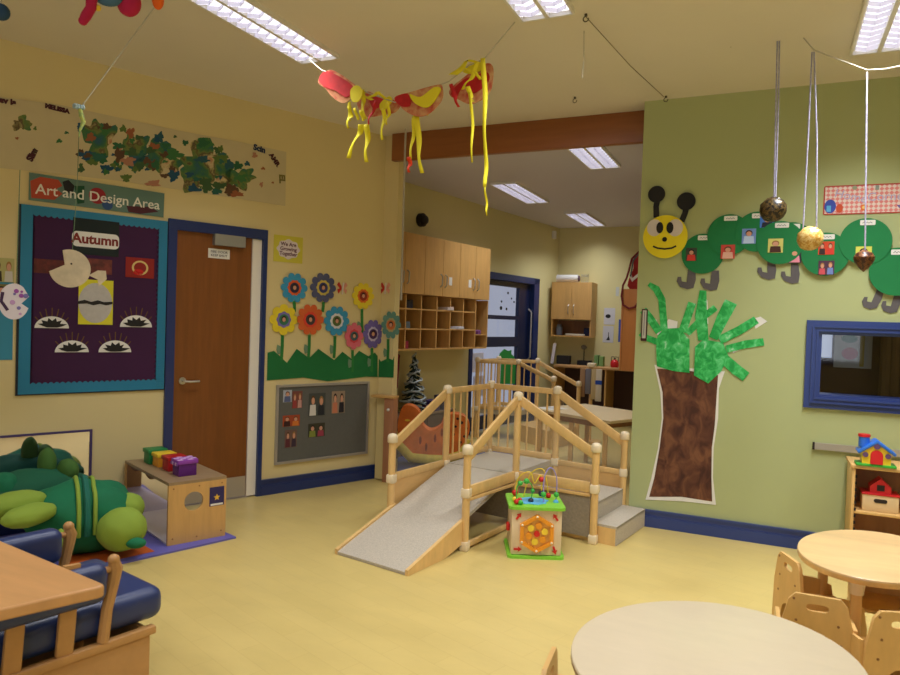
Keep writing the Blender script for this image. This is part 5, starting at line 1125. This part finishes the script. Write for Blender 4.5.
# ================================================================== BACK ROOM
qa = lambda x,y: (390+x/4.82, 220+y/4.82)
ub = [FD.uv(425.3,260,.32)[0], FD.uv(460.5,260,.32)[0], FD.uv(490.6,260,.32)[0]]
zc0, zc1, zc2 = 1.115, 1.705, 2.33
un = [ub[0]-.70]+ub
labs = ['leftmost oak wall cupboard, half hidden behind the yellow wall corner','middle oak wall cupboard above the pigeonholes','right oak wall cupboard beside the navy door']
for i in range(3):
    a_, b_ = un[i]+.002, un[i+1]-.002
    t = thing('wall_cupboard', labs[i], 'cupboard', FD.p((a_+b_)/2, zc1, .16), 'oak wall cupboards over the pigeonholes')
    MB().prism(rect(a_,zc1,b_,zc2), FD, .002, .30, W_OAK).build('body', t)
    mid = (a_+b_)/2
    for k,(x0,x1) in enumerate(((a_,mid-.002),(mid+.002,b_))):
        d_ = MB().prism(rect(x0+.001,zc1+.002,x1-.001,zc2-.002), FD, .303, .321, W_OAK).build('door', t)
        hx = mid+(-.045 if k == 0 else .045)
        MB().tube([FD.p(hx,zc1+.10,.321),FD.p(hx,zc1+.12,.345),FD.p(hx,zc1+.22,.348),FD.p(hx,zc1+.24,.321)], .007, STEEL, 8).build('handle', d_)
        if (i,k) in ((1,1),(2,0)): hx2 = (x0+x1)/2+(-.05 if k else .02); MB().prism(rect(hx2,zc1+.13,hx2+.06,zc1+.22), FD, .321, .3225, PAPER).build('door_label', d_)
pxs = [395, 405.6, 421, 436.7, 450.2, 463.2, 475.5, 487.4]
pu = [FD.uv(x,320,.30)[0] for x in pxs]; pu[0] = un[0]
t = thing('pigeonhole_shelf', 'oak pigeonhole unit of small compartments below the wall cupboards', 'shelf', FD.p((pu[0]+pu[-1])/2, zc0, .15))
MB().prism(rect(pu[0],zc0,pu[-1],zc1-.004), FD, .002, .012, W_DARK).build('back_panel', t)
for x in pu[1:]+[pu[0]+.01]: MB().prism(rect(x-.009,zc0+.018,x+.009,zc1-.006), FD, .012, .30, W_OAK).build('divider', t)
zr1, zr2 = FD.uv(440,310.5,.30)[1], FD.uv(440,329.5,.30)[1]
MB().prism(rect(pu[0],zc0,pu[-1],zc0+.018), FD, .012, .30, W_OAK).build('bottom_board', t)
for z in (zr1, zr2): MB().prism(rect(pu[0]+.02,z-.008,pu[-2]-.01,z+.008), FD, .012, .296, W_OAK).build('shelf_board', t)
MB().prism(rect(pu[-2]+.01,zc0+.16,pu[-1]-.01,zc0+.172), FD, .012, .296, W_OAK).build('shelf_board', t)
def lay(px, py, z, w_, h_, col, lab, d0=.08, d1=.31, name='folded_papers', cat='papers'):
    u_ = FD.uv(px,py,.30)[0]; b = MB().prism([(u_-w_/2,z),(u_+w_/2,z),(u_+w_/2*.9,z+h_),(u_-w_/2*.8,z+h_*.8)], FD, d0, d1, sc(col)); return tag(b.build(name), lab, cat, 'things in the pigeonholes')
lay(450,309,zr1+.0085,.13,.04,(214,196,190),'white and red papers sticking out of the middle of the upper pigeonhole row')
lay(459,331,zr2+.0085,.12,.03,(206,206,216),'pale papers sticking out of the second pigeonhole row',d1=.33)
lay(480,335,zc0+.173,.07,.05,(120,70,130),'purple papers in the rightmost pigeonhole',d1=.29)
lay(412,304,zr1+.0085,.12,.09,(40,40,50),'dark clutter in the upper left pigeonhole',d1=.27)
lay(409,321,zr2+.0085,.10,.07,(96,110,120),'grey blue bundle in the middle left pigeonhole',d1=.28)
lay(408,345,zc0+.0185,.10,.08,(150,40,60),'crimson bundle in the lower left pigeonhole',d1=.27)
u_, v_ = FD.uv(422,220,.03); tag(MB().cyl(FD.p(u_,v_,.001), FD.p(u_,v_,.05), .075, mat('black brown plastic',(34,24,24),.5), n=28).ell(FD.p(u_,v_,.05), (.06,.06,.06), mat('black brown plastic',(34,24,24),.5), n=12).build('wall_bell'), 'round black wall bell above the leftmost wall cupboard', 'bell')
u_, v_ = FD.uv(554,235,.03); tag(MB().box(FD.p(u_,v_,.035), (.06,.06,.12), WHITE, bev=.01).build('motion_sensor'), 'small white motion sensor high in the far corner of the back room', 'sensor')
# low cupboard, tree, clutter
zl = FD.uv(433,412,.3)[1]; uc0, uc1 = 5.15, FD.uv(462,420,.4)[0]
t = thing('low_cupboard', 'dark low cupboard under the pigeonholes behind the orange rocker', 'cupboard', FD.p((uc0+uc1)/2, 0, .2))
DKW = mat('dark brown cupboard wood', (84,62,50), .5, var=.1, scale=4)
MB().prism(rect(uc0,.0,uc1,zl-.02), FD, .026, .285, DKW).build('body', t); MB().prism(rect(uc0-.01,zl-.02,uc1+.01,zl), FD, .026, .30, mat('grey brown top',(128,104,84),.5)).build('top_board', t)
for k in range(3):
    a_ = uc0+.02+k*(uc1-uc0-.04)/3; MB().prism(rect(a_,.04,a_+(uc1-uc0-.04)/3-.01,zl-.04), FD, .285, .295, DKW).build('door', t)
u_, z_b = FD.uv(417,400,.22)[0], zl+.001; zt_ = FD.uv(417.5,354,.17)[1]
t = thing('christmas_tree', 'small dark green artificial christmas tree with silver tinsel', 'christmas tree', FD.p(u_, z_b, .17))
FIR = mat('dark fir green', (30,52,46), .8); TIN = mat('silver tinsel', (170,184,190), .5, metal=.2)
MB().cyl(FD.p(u_,z_b,.17), FD.p(u_,zt_-.1,.17), .012, DKW, n=10).cyl(FD.p(u_,z_b,.17), FD.p(u_,z_b+.05,.17), .05, DKW, n=14).build('trunk', t)
b = MB(); rr = random.Random(3); hT = zt_-z_b-.05
for k in range(210):
    f = rr.random()**.8; z = z_b+.05+hT*f; rad = (.155*(1-f)+.014); a_ = rr.uniform(0,2*PI); p0 = FD.p(u_,z,.17); p1 = p0+V((math.cos(a_)*rad, math.sin(a_)*rad, -.035)); b.cyl(p0, p1, .013, TIN if k%3 == 0 else FIR, r2=.004, n=5)
b.build('branches', t)
P = []
for k in range(90): f = k/89; a_ = f*2*PI*6; rad = .15*(1-f)+.012; P.append(FD.p(u_,z_b+.06+hT*f,.17)+V((math.cos(a_)*rad, math.sin(a_)*rad, .008*math.sin(k*2.2))))
MB().tube(P, .011, TIN, 5).build('tinsel', t)
for px_,py_,w_,h_,c_,lb in ((437,411,.16,.12,(60,44,96),'purple box on the low cupboard right of the christmas tree'),(447,411,.10,.16,(40,44,86),'dark blue box on the low cupboard beside the purple box'),(430.5,411,.05,.08,(96,40,70),'small plum box on the low cupboard next to the tree')):
    u_ = FD.uv(px_,py_,.3)[0]; tag(MB().prism(rect(u_-w_/2,zl+.001,u_+w_/2,zl+h_), FD, .15 if w_ > .06 else .22, .28, sc(c_)).build('storage_box'), lb, 'box', 'boxes on the low cupboard')
# red coat edge
uR = FD.uv(396,390,.12)[0]
tag(MB().prism([(uR-.25,.75),(uR+.03,.70),(uR+.05,1.05),(uR+.0,1.09),(uR-.25,1.09)], FD, .02, .12, mat('crimson coat cloth',(120,32,56),.85)).build('hanging_coat'), 'crimson coat hanging below the pigeonholes, mostly hidden by the wall corner', 'coat')
# gate post at the stub
FP = yfr(YS-.03)
a0, a1_ = FP.uv(389,410)[0], FP.uv(398,410)[0]; zt_ = FP.uv(393,397.5)[1]; al = FP.uv(377.5,395)[0]
t = thing('gate_post', 'pinkish wooden gate post with a flat top ledge at the yellow wall corner', 'post', (a0+.04, YS-.07, 0))
MB().box(((a0+a1_)/2, YS-.075, zt_/2), (a1_-a0, .09, zt_), mat('pinkish brown wood',(168,116,84),.5,var=.12,scale=3,kind='wood',stretch=(6,6,1)), bev=.004).build('post', t)
MB().box(((al+a1_)/2, YS-.08, zt_+.011), (a1_-al+.01, .11, .022), W_OAK, bev=.004).build('top_ledge', t)
MB().box(((al+a0)/2+.01, YS-.055, zt_/2), (a0-al-.02, .03, zt_-.02), mat('cream gate board',(206,186,130),.5)).build('gate_board', t)
MB().ell(((a0+a1_)/2+.0, YS-.125, zt_-.10), .014, WHITE, n=8).build('knob', t)
# blue mat and orange rocker
pm_ = [atz(*p,0) for p in ((396,497),(455,480),(520,452),(440,440),(398,452))]
tag(MB().flat([(p.x,p.y) for p in pm_], .0005, .012, mat('slate blue floor mat',(70,80,132),.6)).build('floor_mat'), 'slate blue floor mat behind the play platform under the orange rocker', 'mat')
gc = atz(432,464,.012); FO = Fr((gc.x,gc.y,0), (R_.x,R_.y,0), (-_f.x,-_f.y,0))
qo = lambda x,y: (390+x/5.19, 340+y/5.19)
body = [(62,352),(105,334),(148,358),(165,400),(178,440),(215,462),(262,440),(285,392),(335,378),(385,390),(412,432),(402,500),(360,572),(290,606),(200,612),(120,592),(65,540),(42,450)]
t = thing('orange_rocker', 'large orange foam rocker with yellow rim and two raised ends on the blue mat', 'toy', gc)
OGM = mat('orange painted foam', (226,116,40), .6, var=.25, scale=9); YLM = mat('yellow foam rim', (214,194,84), .6, var=.15, scale=20)
bo_ = MB().prism(smooth([FO.uv(*qo(*p)) for p in body],4), FO, -.10, .09, OGM, smooth=True).build('body', t)
md = bo_.modifiers.new('b','BEVEL'); md.width = .018; md.segments = 3; md.limit_method = 'ANGLE'; md.angle_limit = 1.0
rim = [(38,470),(50,535),(110,600),(200,625),(290,618),(365,585),(405,510)]
rp = [FO.uv(*qo(*p)) for p in rim]; rp = [(u_, max(v_,.075)) for u_,v_ in rp]
MB().tube([FO.p(u_,v_,.06) for u_,v_ in rp], [.03,.052,.056,.056,.056,.052,.03], YLM, 12).build('rim', t)
b = MB()
for x,y,r_ in ((370,420,.016),(395,450,.013),(350,400,.013),(385,490,.013),(340,440,.012),(330,480,.012),(365,520,.012),(395,410,.01)): b.prism(circ(*FO.uv(*qo(x,y)),r_,12), FO, .118, .121, DARK)
b.build('black_spots', t)
MB().prism(circ(*FO.uv(*qo(95,408)),.026,14,ry=.010), FO, .118, .121, YE).build('eye_patch', t)
b = MB()
for x,y in ((160,510),(190,545),(235,500),(270,470)): b.prism(circ(*FO.uv(*qo(x,y)),.012,14,ry=.04), FO, .118, .1205, mat('brown paint',(140,60,30),.7))
b.build('brown_mark', t)
# long table
zt_ = .60; a_, b_, c_ = atz(633,425,zt_), atz(560,413,zt_), atz(635,411,zt_)
ud = (a_-b_).normalized(); vd = V((-ud.y,ud.x,0)); dep = (c_-a_).dot(vd); end = a_+ud*((XFR-.03-a_.x)/ud.x-.0)
e1 = end if (end+vd*dep).x < XFR-.02 else end; st0 = a_-ud*1.25
e1 = a_+ud*min((XFR-.03-(a_+vd*dep).x)/ud.x, (XFR-.03-a_.x)/ud.x)
t = thing('long_table', 'long pale wooden table behind the play platform in the back room', 'table', ((e1+st0)/2+vd*dep/2)-V((0,0,zt_)))
PT4 = [st0, e1, e1+vd*dep, st0+vd*dep]
MB().flat([(p.x,p.y) for p in PT4], zt_-.025, zt_, mat('pale birch table top',(222,200,160),.35,var=.05,scale=4)).build('table_top', t)
MB().flat([(p.x,p.y) for p in (st0+ud*.08+vd*.05, e1-ud*.08+vd*.05, e1-ud*.08+vd*(dep-.05), st0+ud*.08+vd*(dep-.05))], zt_-.08, zt_-.025, W_DARK).build('apron', t)
for p in (st0+ud*.1+vd*.07, e1-ud*.1+vd*.07, e1-ud*.1+vd*(dep-.07), st0+ud*.1+vd*(dep-.07), (st0+e1)/2+vd*.07): MB().box((p.x,p.y,(zt_-.08)/2),(.04,.04,zt_-.08),W_BEECH,bev=.004).build('leg', t)
for px_,py_,lb in ((500,404,'white paper lying on the left end of the long table in the back room'),(512,401,'second white paper on the long table, right of the first')):
    c_ = atz(px_,py_,zt_+.001); c_ = st0+ud*(c_-st0).dot(ud)+vd*min(max((c_-st0).dot(vd),.15),dep-.15); c_ = st0+ud*max((c_-st0).dot(ud),.14)+vd*(c_-st0).dot(vd)
    p = [c_-ud*.1-vd*.07, c_+ud*.1-vd*.07, c_+ud*.1+vd*.07, c_-ud*.1+vd*.07]; tag(MB().flat([(q.x,q.y) for q in p], zt_+.0005, zt_+.003, PAPER).build('paper_sheet'), lb, 'paper', 'papers on the long table')
# towel stand
c_ = atz(592,363,.98); t = thing('towel_stand', 'post with white cap carrying hanging towels in the middle of the back room', 'stand', (c_.x,c_.y,0))
MB().cyl((c_.x,c_.y,0),(c_.x,c_.y,.93),.022,W_BEECH,n=14).build('post', t); MB().box((c_.x,c_.y,.955),(.10,.10,.05),CAP,bev=.012).build('cap', t); MB().cyl((c_.x,c_.y,0),(c_.x,c_.y,.03),.14,W_BEECH,n=24).build('base', t)
MB().bar((c_.x-.13,c_.y,.90),(c_.x+.13,c_.y,.90),.02,.02,W_BEECH).build('cross_bar', t)
for k,(dx_,w_,z0_,cc_) in enumerate(((-.10,.05,.56,(150,116,84)),(-.03,.055,.60,(110,108,116)),(.04,.05,.54,(186,164,120)),(.10,.06,.52,(200,190,170)))):
    o = MB().box((c_.x+dx_,c_.y-.04,(z0_+.91)/2),(w_*1.25,.02,.91-z0_),sc(cc_),bev=.006); 
    if k == 3: o.box((c_.x+dx_,c_.y-.041,.75),(w_*1.25+.002,.022,.05),sc((30,70,160)))
    tag(o.build('hanging_towel'), ('brown towel, leftmost on the towel stand','narrow grey towel on the towel stand','tan towel on the towel stand right of the post','cream towel with a blue band, rightmost on the towel stand')[k], 'towel', 'towels on the towel stand')
# counter on the back wall
yc = YB-.62; zc = .845; xc0 = dx(YB)+.16; xc1 = XFR-.02
t = thing('back_counter', 'wooden counter along the far wall of the back room with open dark space below', 'counter', ((xc0+xc1)/2,YB-.31,0))
MB().box(((xc0+xc1)/2,YB-.315,zc-.016),(xc1-xc0,.61,.032),mat('counter beech edge',(186,142,94),.4,var=.1,scale=3),bev=.004).build('worktop', t)
for x in (xc0+.01, FB.uv(605,385,.60)[0], xc1-.012): MB().box((x,YB-.31,(zc-.033)/2),(.022,.56,zc-.035),W_OAK).build('side_board', t)
MB().box(((xc0+xc1)/2,YB-.02,(zc-.033)/2),(xc1-xc0-.03,.016,zc-.04),mat('dark red brown board',(70,44,36),.6)).build('back_board', t)
fcn = yfr(yc+.30); K = lambda x: fcn.uv(x,360)[0]
def cbox(name, x0, x1, ztop, col, lab, cat, dd=.12, lean=0):
    y_ = yc+.30; tag(MB().prism([(K(x0),zc+.001),(K(x1),zc+.001),(K(x1)+lean,ztop),(K(x0)+lean,ztop)], fcn, -dd, 0, sc(col)).build(name), lab, cat)
Zc = lambda y: fcn.uv(570,y)[1]
cbox('white_board', 550.5, 553.2, Zc(344), (214,210,226), 'white board leaning on the counter below the far wall cupboard', 'board', .03, .035)
cbox('black_tray', 556.5, 569, Zc(356), (30,28,32), 'black tray box on the far counter beside the leaning white board', 'tray')
cbox('black_radio', 577, 590, Zc(360), (26,24,28), 'low black radio in the middle of the far counter', 'radio')
cbox('green_punnet', 594, 598, Zc(354), (110,150,92), 'left one of two green plastic pots on the far counter', 'pot'); cbox('green_punnet', 599, 603, Zc(355), (120,160,96), 'right one of two green plastic pots on the far counter', 'pot')
x_ = K(615.5); y_ = yc+.25; R2 = .055
t = thing('red_kettle', 'red kettle with black lid at the right end of the far counter', 'kettle', (x_,y_,zc)); MB().lathe((x_,y_,zc+.001), [(.05,0),(.062,.02),(.060,.07),(.035,.105),(.008,.115)], mat('red enamel',(200,30,40),.3)).build('body', t); MB().ell((x_,y_,zc+.125),.014,BLACK,n=8).build('lid_knob', t); MB().tube([(x_-.05,y_,zc+.08),(x_-.05,y_,zc+.15),(x_+.05,y_,zc+.15),(x_+.05,y_,zc+.08)],.006,BLACK,6).build('handle', t)
x_ = K(580.5); t = thing('desk_lamp', 'thin black lamp with small round head on the far counter', 'lamp', (x_,YB-.12,zc)); MB().cyl((x_,YB-.12,zc+.001),(x_,YB-.12,zc+.02),.05,BLACK,n=18).build('base', t); MB().cyl((x_,YB-.12,zc+.02),(x_,YB-.12,Zc(349)),.007,BLACK,n=8).build('pole', t); MB().ell((x_,YB-.14,Zc(347)),(.045,.04,.035),mat('grey lamp head',(120,116,104),.5),n=10).build('head', t)
# far wall cupboard
x0, x1 = -3.045, -2.44; yf = YB-.35; z0_, z1_, z2_ = 1.26, 1.52, 2.075
t = thing('wall_cupboard', 'small oak two-door cupboard with open shelf on the far wall', 'cupboard', ((x0+x1)/2,YB-.17,z0_))
fw = yfr(yf+.018)
MB().box(((x0+x1)/2,(yf+.018+YB)/2,(z1_+z2_)/2),(x1-x0,YB-yf-.02,z2_-z1_),W_OAK).build('body', t)
for s_ in (x0+.009,x1-.009): MB().box((s_,(yf+.018+YB)/2,(z0_+z1_)/2-.001),(.018,YB-yf-.022,z1_-z0_),W_OAK).build('side_board', t)
MB().box(((x0+x1)/2,(yf+.018+YB)/2,z0_+.009),(x1-x0-.04,YB-yf-.022,.018),W_OAK).build('shelf_board', t)
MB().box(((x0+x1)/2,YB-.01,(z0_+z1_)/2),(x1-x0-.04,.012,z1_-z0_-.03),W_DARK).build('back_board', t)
m_ = (x0+x1)/2
for k,(a_,b_) in enumerate(((x0,m_-.002),(m_+.002,x1))):
    d_ = MB().prism(rect(a_,z1_+.002,b_,z2_), fw, .001, .018, W_OAK).build('door', t); hx = m_+(-.04 if k == 0 else .04)
    MB().tube([fw.p(hx,z1_+.08,.018),fw.p(hx,z1_+.10,.04),fw.p(hx,z1_+.20,.04),fw.p(hx,z1_+.22,.018)],.006,STEEL,8).build('handle', d_)
zq = z0_+.019
tag(MB().lathe((x0+.10,yf+.12,zq),[(.045,0),(.05,.02),(.05,.12),(.035,.14),(.035,.165)],mat('blue grey glass jar',(104,112,130),.3)).build('jar'),'blue grey jar at the left of the open shelf under the far cupboard','jar')
tag(MB().box((m_+.06,yf+.10,zq+.014),(.28,.14,.026),sc((214,200,180)),bev=.004).build('paper_stack'),'flat cream paper stack on the open shelf under the far cupboard','papers')
tag(MB().box((x1-.08,yf+.16,zq+.06),(.09,.12,.12),sc((30,34,66)),bev=.01).build('storage_box'),'dark navy box at the right of the open shelf under the far cupboard','box')
tag(MB().cyl((x0+.03,yf+.14,z2_+.062),(x0+.36,yf+.14,z2_+.062),.06,mat('translucent white roll',(206,204,204),.5),n=22).ell((x0+.37,yf+.14,z2_+.062),(.02,.045,.045),sc((90,70,80)),n=8).build('paper_roll'),'white roll lying on top of the far wall cupboard','roll')
t = thing('wire_basket','small metal wire basket on top of the far wall cupboard','basket',(x0+.46,yf+.14,z2_)); 
for zz in (.004,.10): MB().tube([(x0+.46+.05*math.cos(k*PI/8),yf+.14+.05*math.sin(k*PI/8),z2_+zz+.002) for k in range(16)],.004,STEEL,6,closed=True).build('hoop', t)
for k in range(8): MB().cyl((x0+.46+.05*math.cos(k*PI/4),yf+.14+.05*math.sin(k*PI/4),z2_+.002),(x0+.46+.05*math.cos(k*PI/4),yf+.14+.05*math.sin(k*PI/4),z2_+.13),.003,STEEL,n=6).build('upright', t)
# papers on the far wall
for x0_,y0_,x1_,y1_,c_,lb,pr in ((604,308,615,324.5,(206,206,214),'white sheet with a dark animal print on the far wall, upper one',1),(603,326,613.5,342.5,(200,202,212),'white sheet with small dark print on the far wall, lower one',2),(618.5,319.5,622.5,342,(60,84,170),'blue sheet on the far wall beside the orange brown cupboard',0),(616,287,619,296,(196,200,196),'tiny pale card high on the far wall',0)):
    pp = pxrect(FB,x0_,y0_,x1_,y1_); o = tag(MB().prism(pp, FB, .001, .004, sc(c_)).build('paper_sheet'), lb, 'paper')
    if pr:
        (c0,c2) = pp[0], pp[2]; cx,cy = (c0[0]+c2[0])/2,(c0[1]+c2[1])/2; b = MB().prism(circ(cx-.02,cy-.0,.04,14,ry=.03),FB,.004,.005,BLACK) if pr == 1 else MB().prism([(cx-.03,cy-.09),(cx+.03,cy-.09),(cx+.01,cy-.02),(cx+.01,cy+.03),(cx-.0,cy+.03),(cx-.0,cy-.04)],FB,.004,.005,BLACK)
        b.build('print', o)
# orange brown cupboard on the right wall with a bag on top
yk = 7.4; FK = yfr(yk); xk = FK.uv(620.5,330)[0]; zk0, zk1 = FK.uv(628,371)[1], FK.uv(628,289)[1]
t = thing('tall_wall_cupboard','orange brown wall cupboard seen end-on beside the green wall edge','cupboard',((xk+XFR)/2,yk+.4,zk0))
MB().box(((xk+.02+XFR)/2-.002,yk+.4,(zk0+zk1)/2),(XFR-xk-.024,.8,zk1-zk0),W_PANEL,bev=.002).build('body', t)
for k in range(2): MB().box((xk+.008,yk+.2+.4*k,(zk0+zk1)/2),(.018,.392,zk1-zk0-.006),W_PANEL,bev=.003).build('door', t)
cbx = FK.uv(632,275)[0]
t = thing('red_bag','red and black bag with a strap looping down, on top of the orange brown cupboard','bag',(cbx,yk+.16,zk1))
zb_ = FK.uv(636,252)[1]
MB().prism(smooth([(xk+.06,zk1+.002),(XFR-.08,zk1+.002),(XFR-.08,zb_),(cbx+.03,zb_-.02),(xk+.09,zk1+.22)],4), yfr(yk+.10), -.14, 0, mat('red bag cloth',(176,40,38),.7,var=.2,scale=14), smooth=True).build('body', t)
qf = lambda x,y: FK.p(*FK.uv(530+x/6.75,250+y/6.75), .02)
MB().tube([qf(*p) for p in ((740,10),(690,60),(670,140),(655,190),(630,240),(620,310),(630,370),(670,395),(710,385),(730,360))], .011, mat('dark red strap',(110,24,28),.7), 8).build('strap', t)
MB().tube([qf(*p) for p in ((742,20),(700,70),(690,130),(680,180))], .009, mat('grey strap',(90,84,86),.7), 8).build('strap', t)
MB().prism([FK.uv(530+x/6.75,250+y/6.75) for x,y in ((672,180),(690,215),(742,170),(742,150),(692,190),(684,150))], FK, .0, .012, sc((206,190,180))).build('white_trim', t)

sc = bpy.context.scene
sc.view_settings.view_transform = 'Standard'; sc.view_settings.look = 'None'; sc.view_settings.gamma = 1; sc.view_settings.use_curve_mapping = False
sc.view_settings.exposure = -0.75
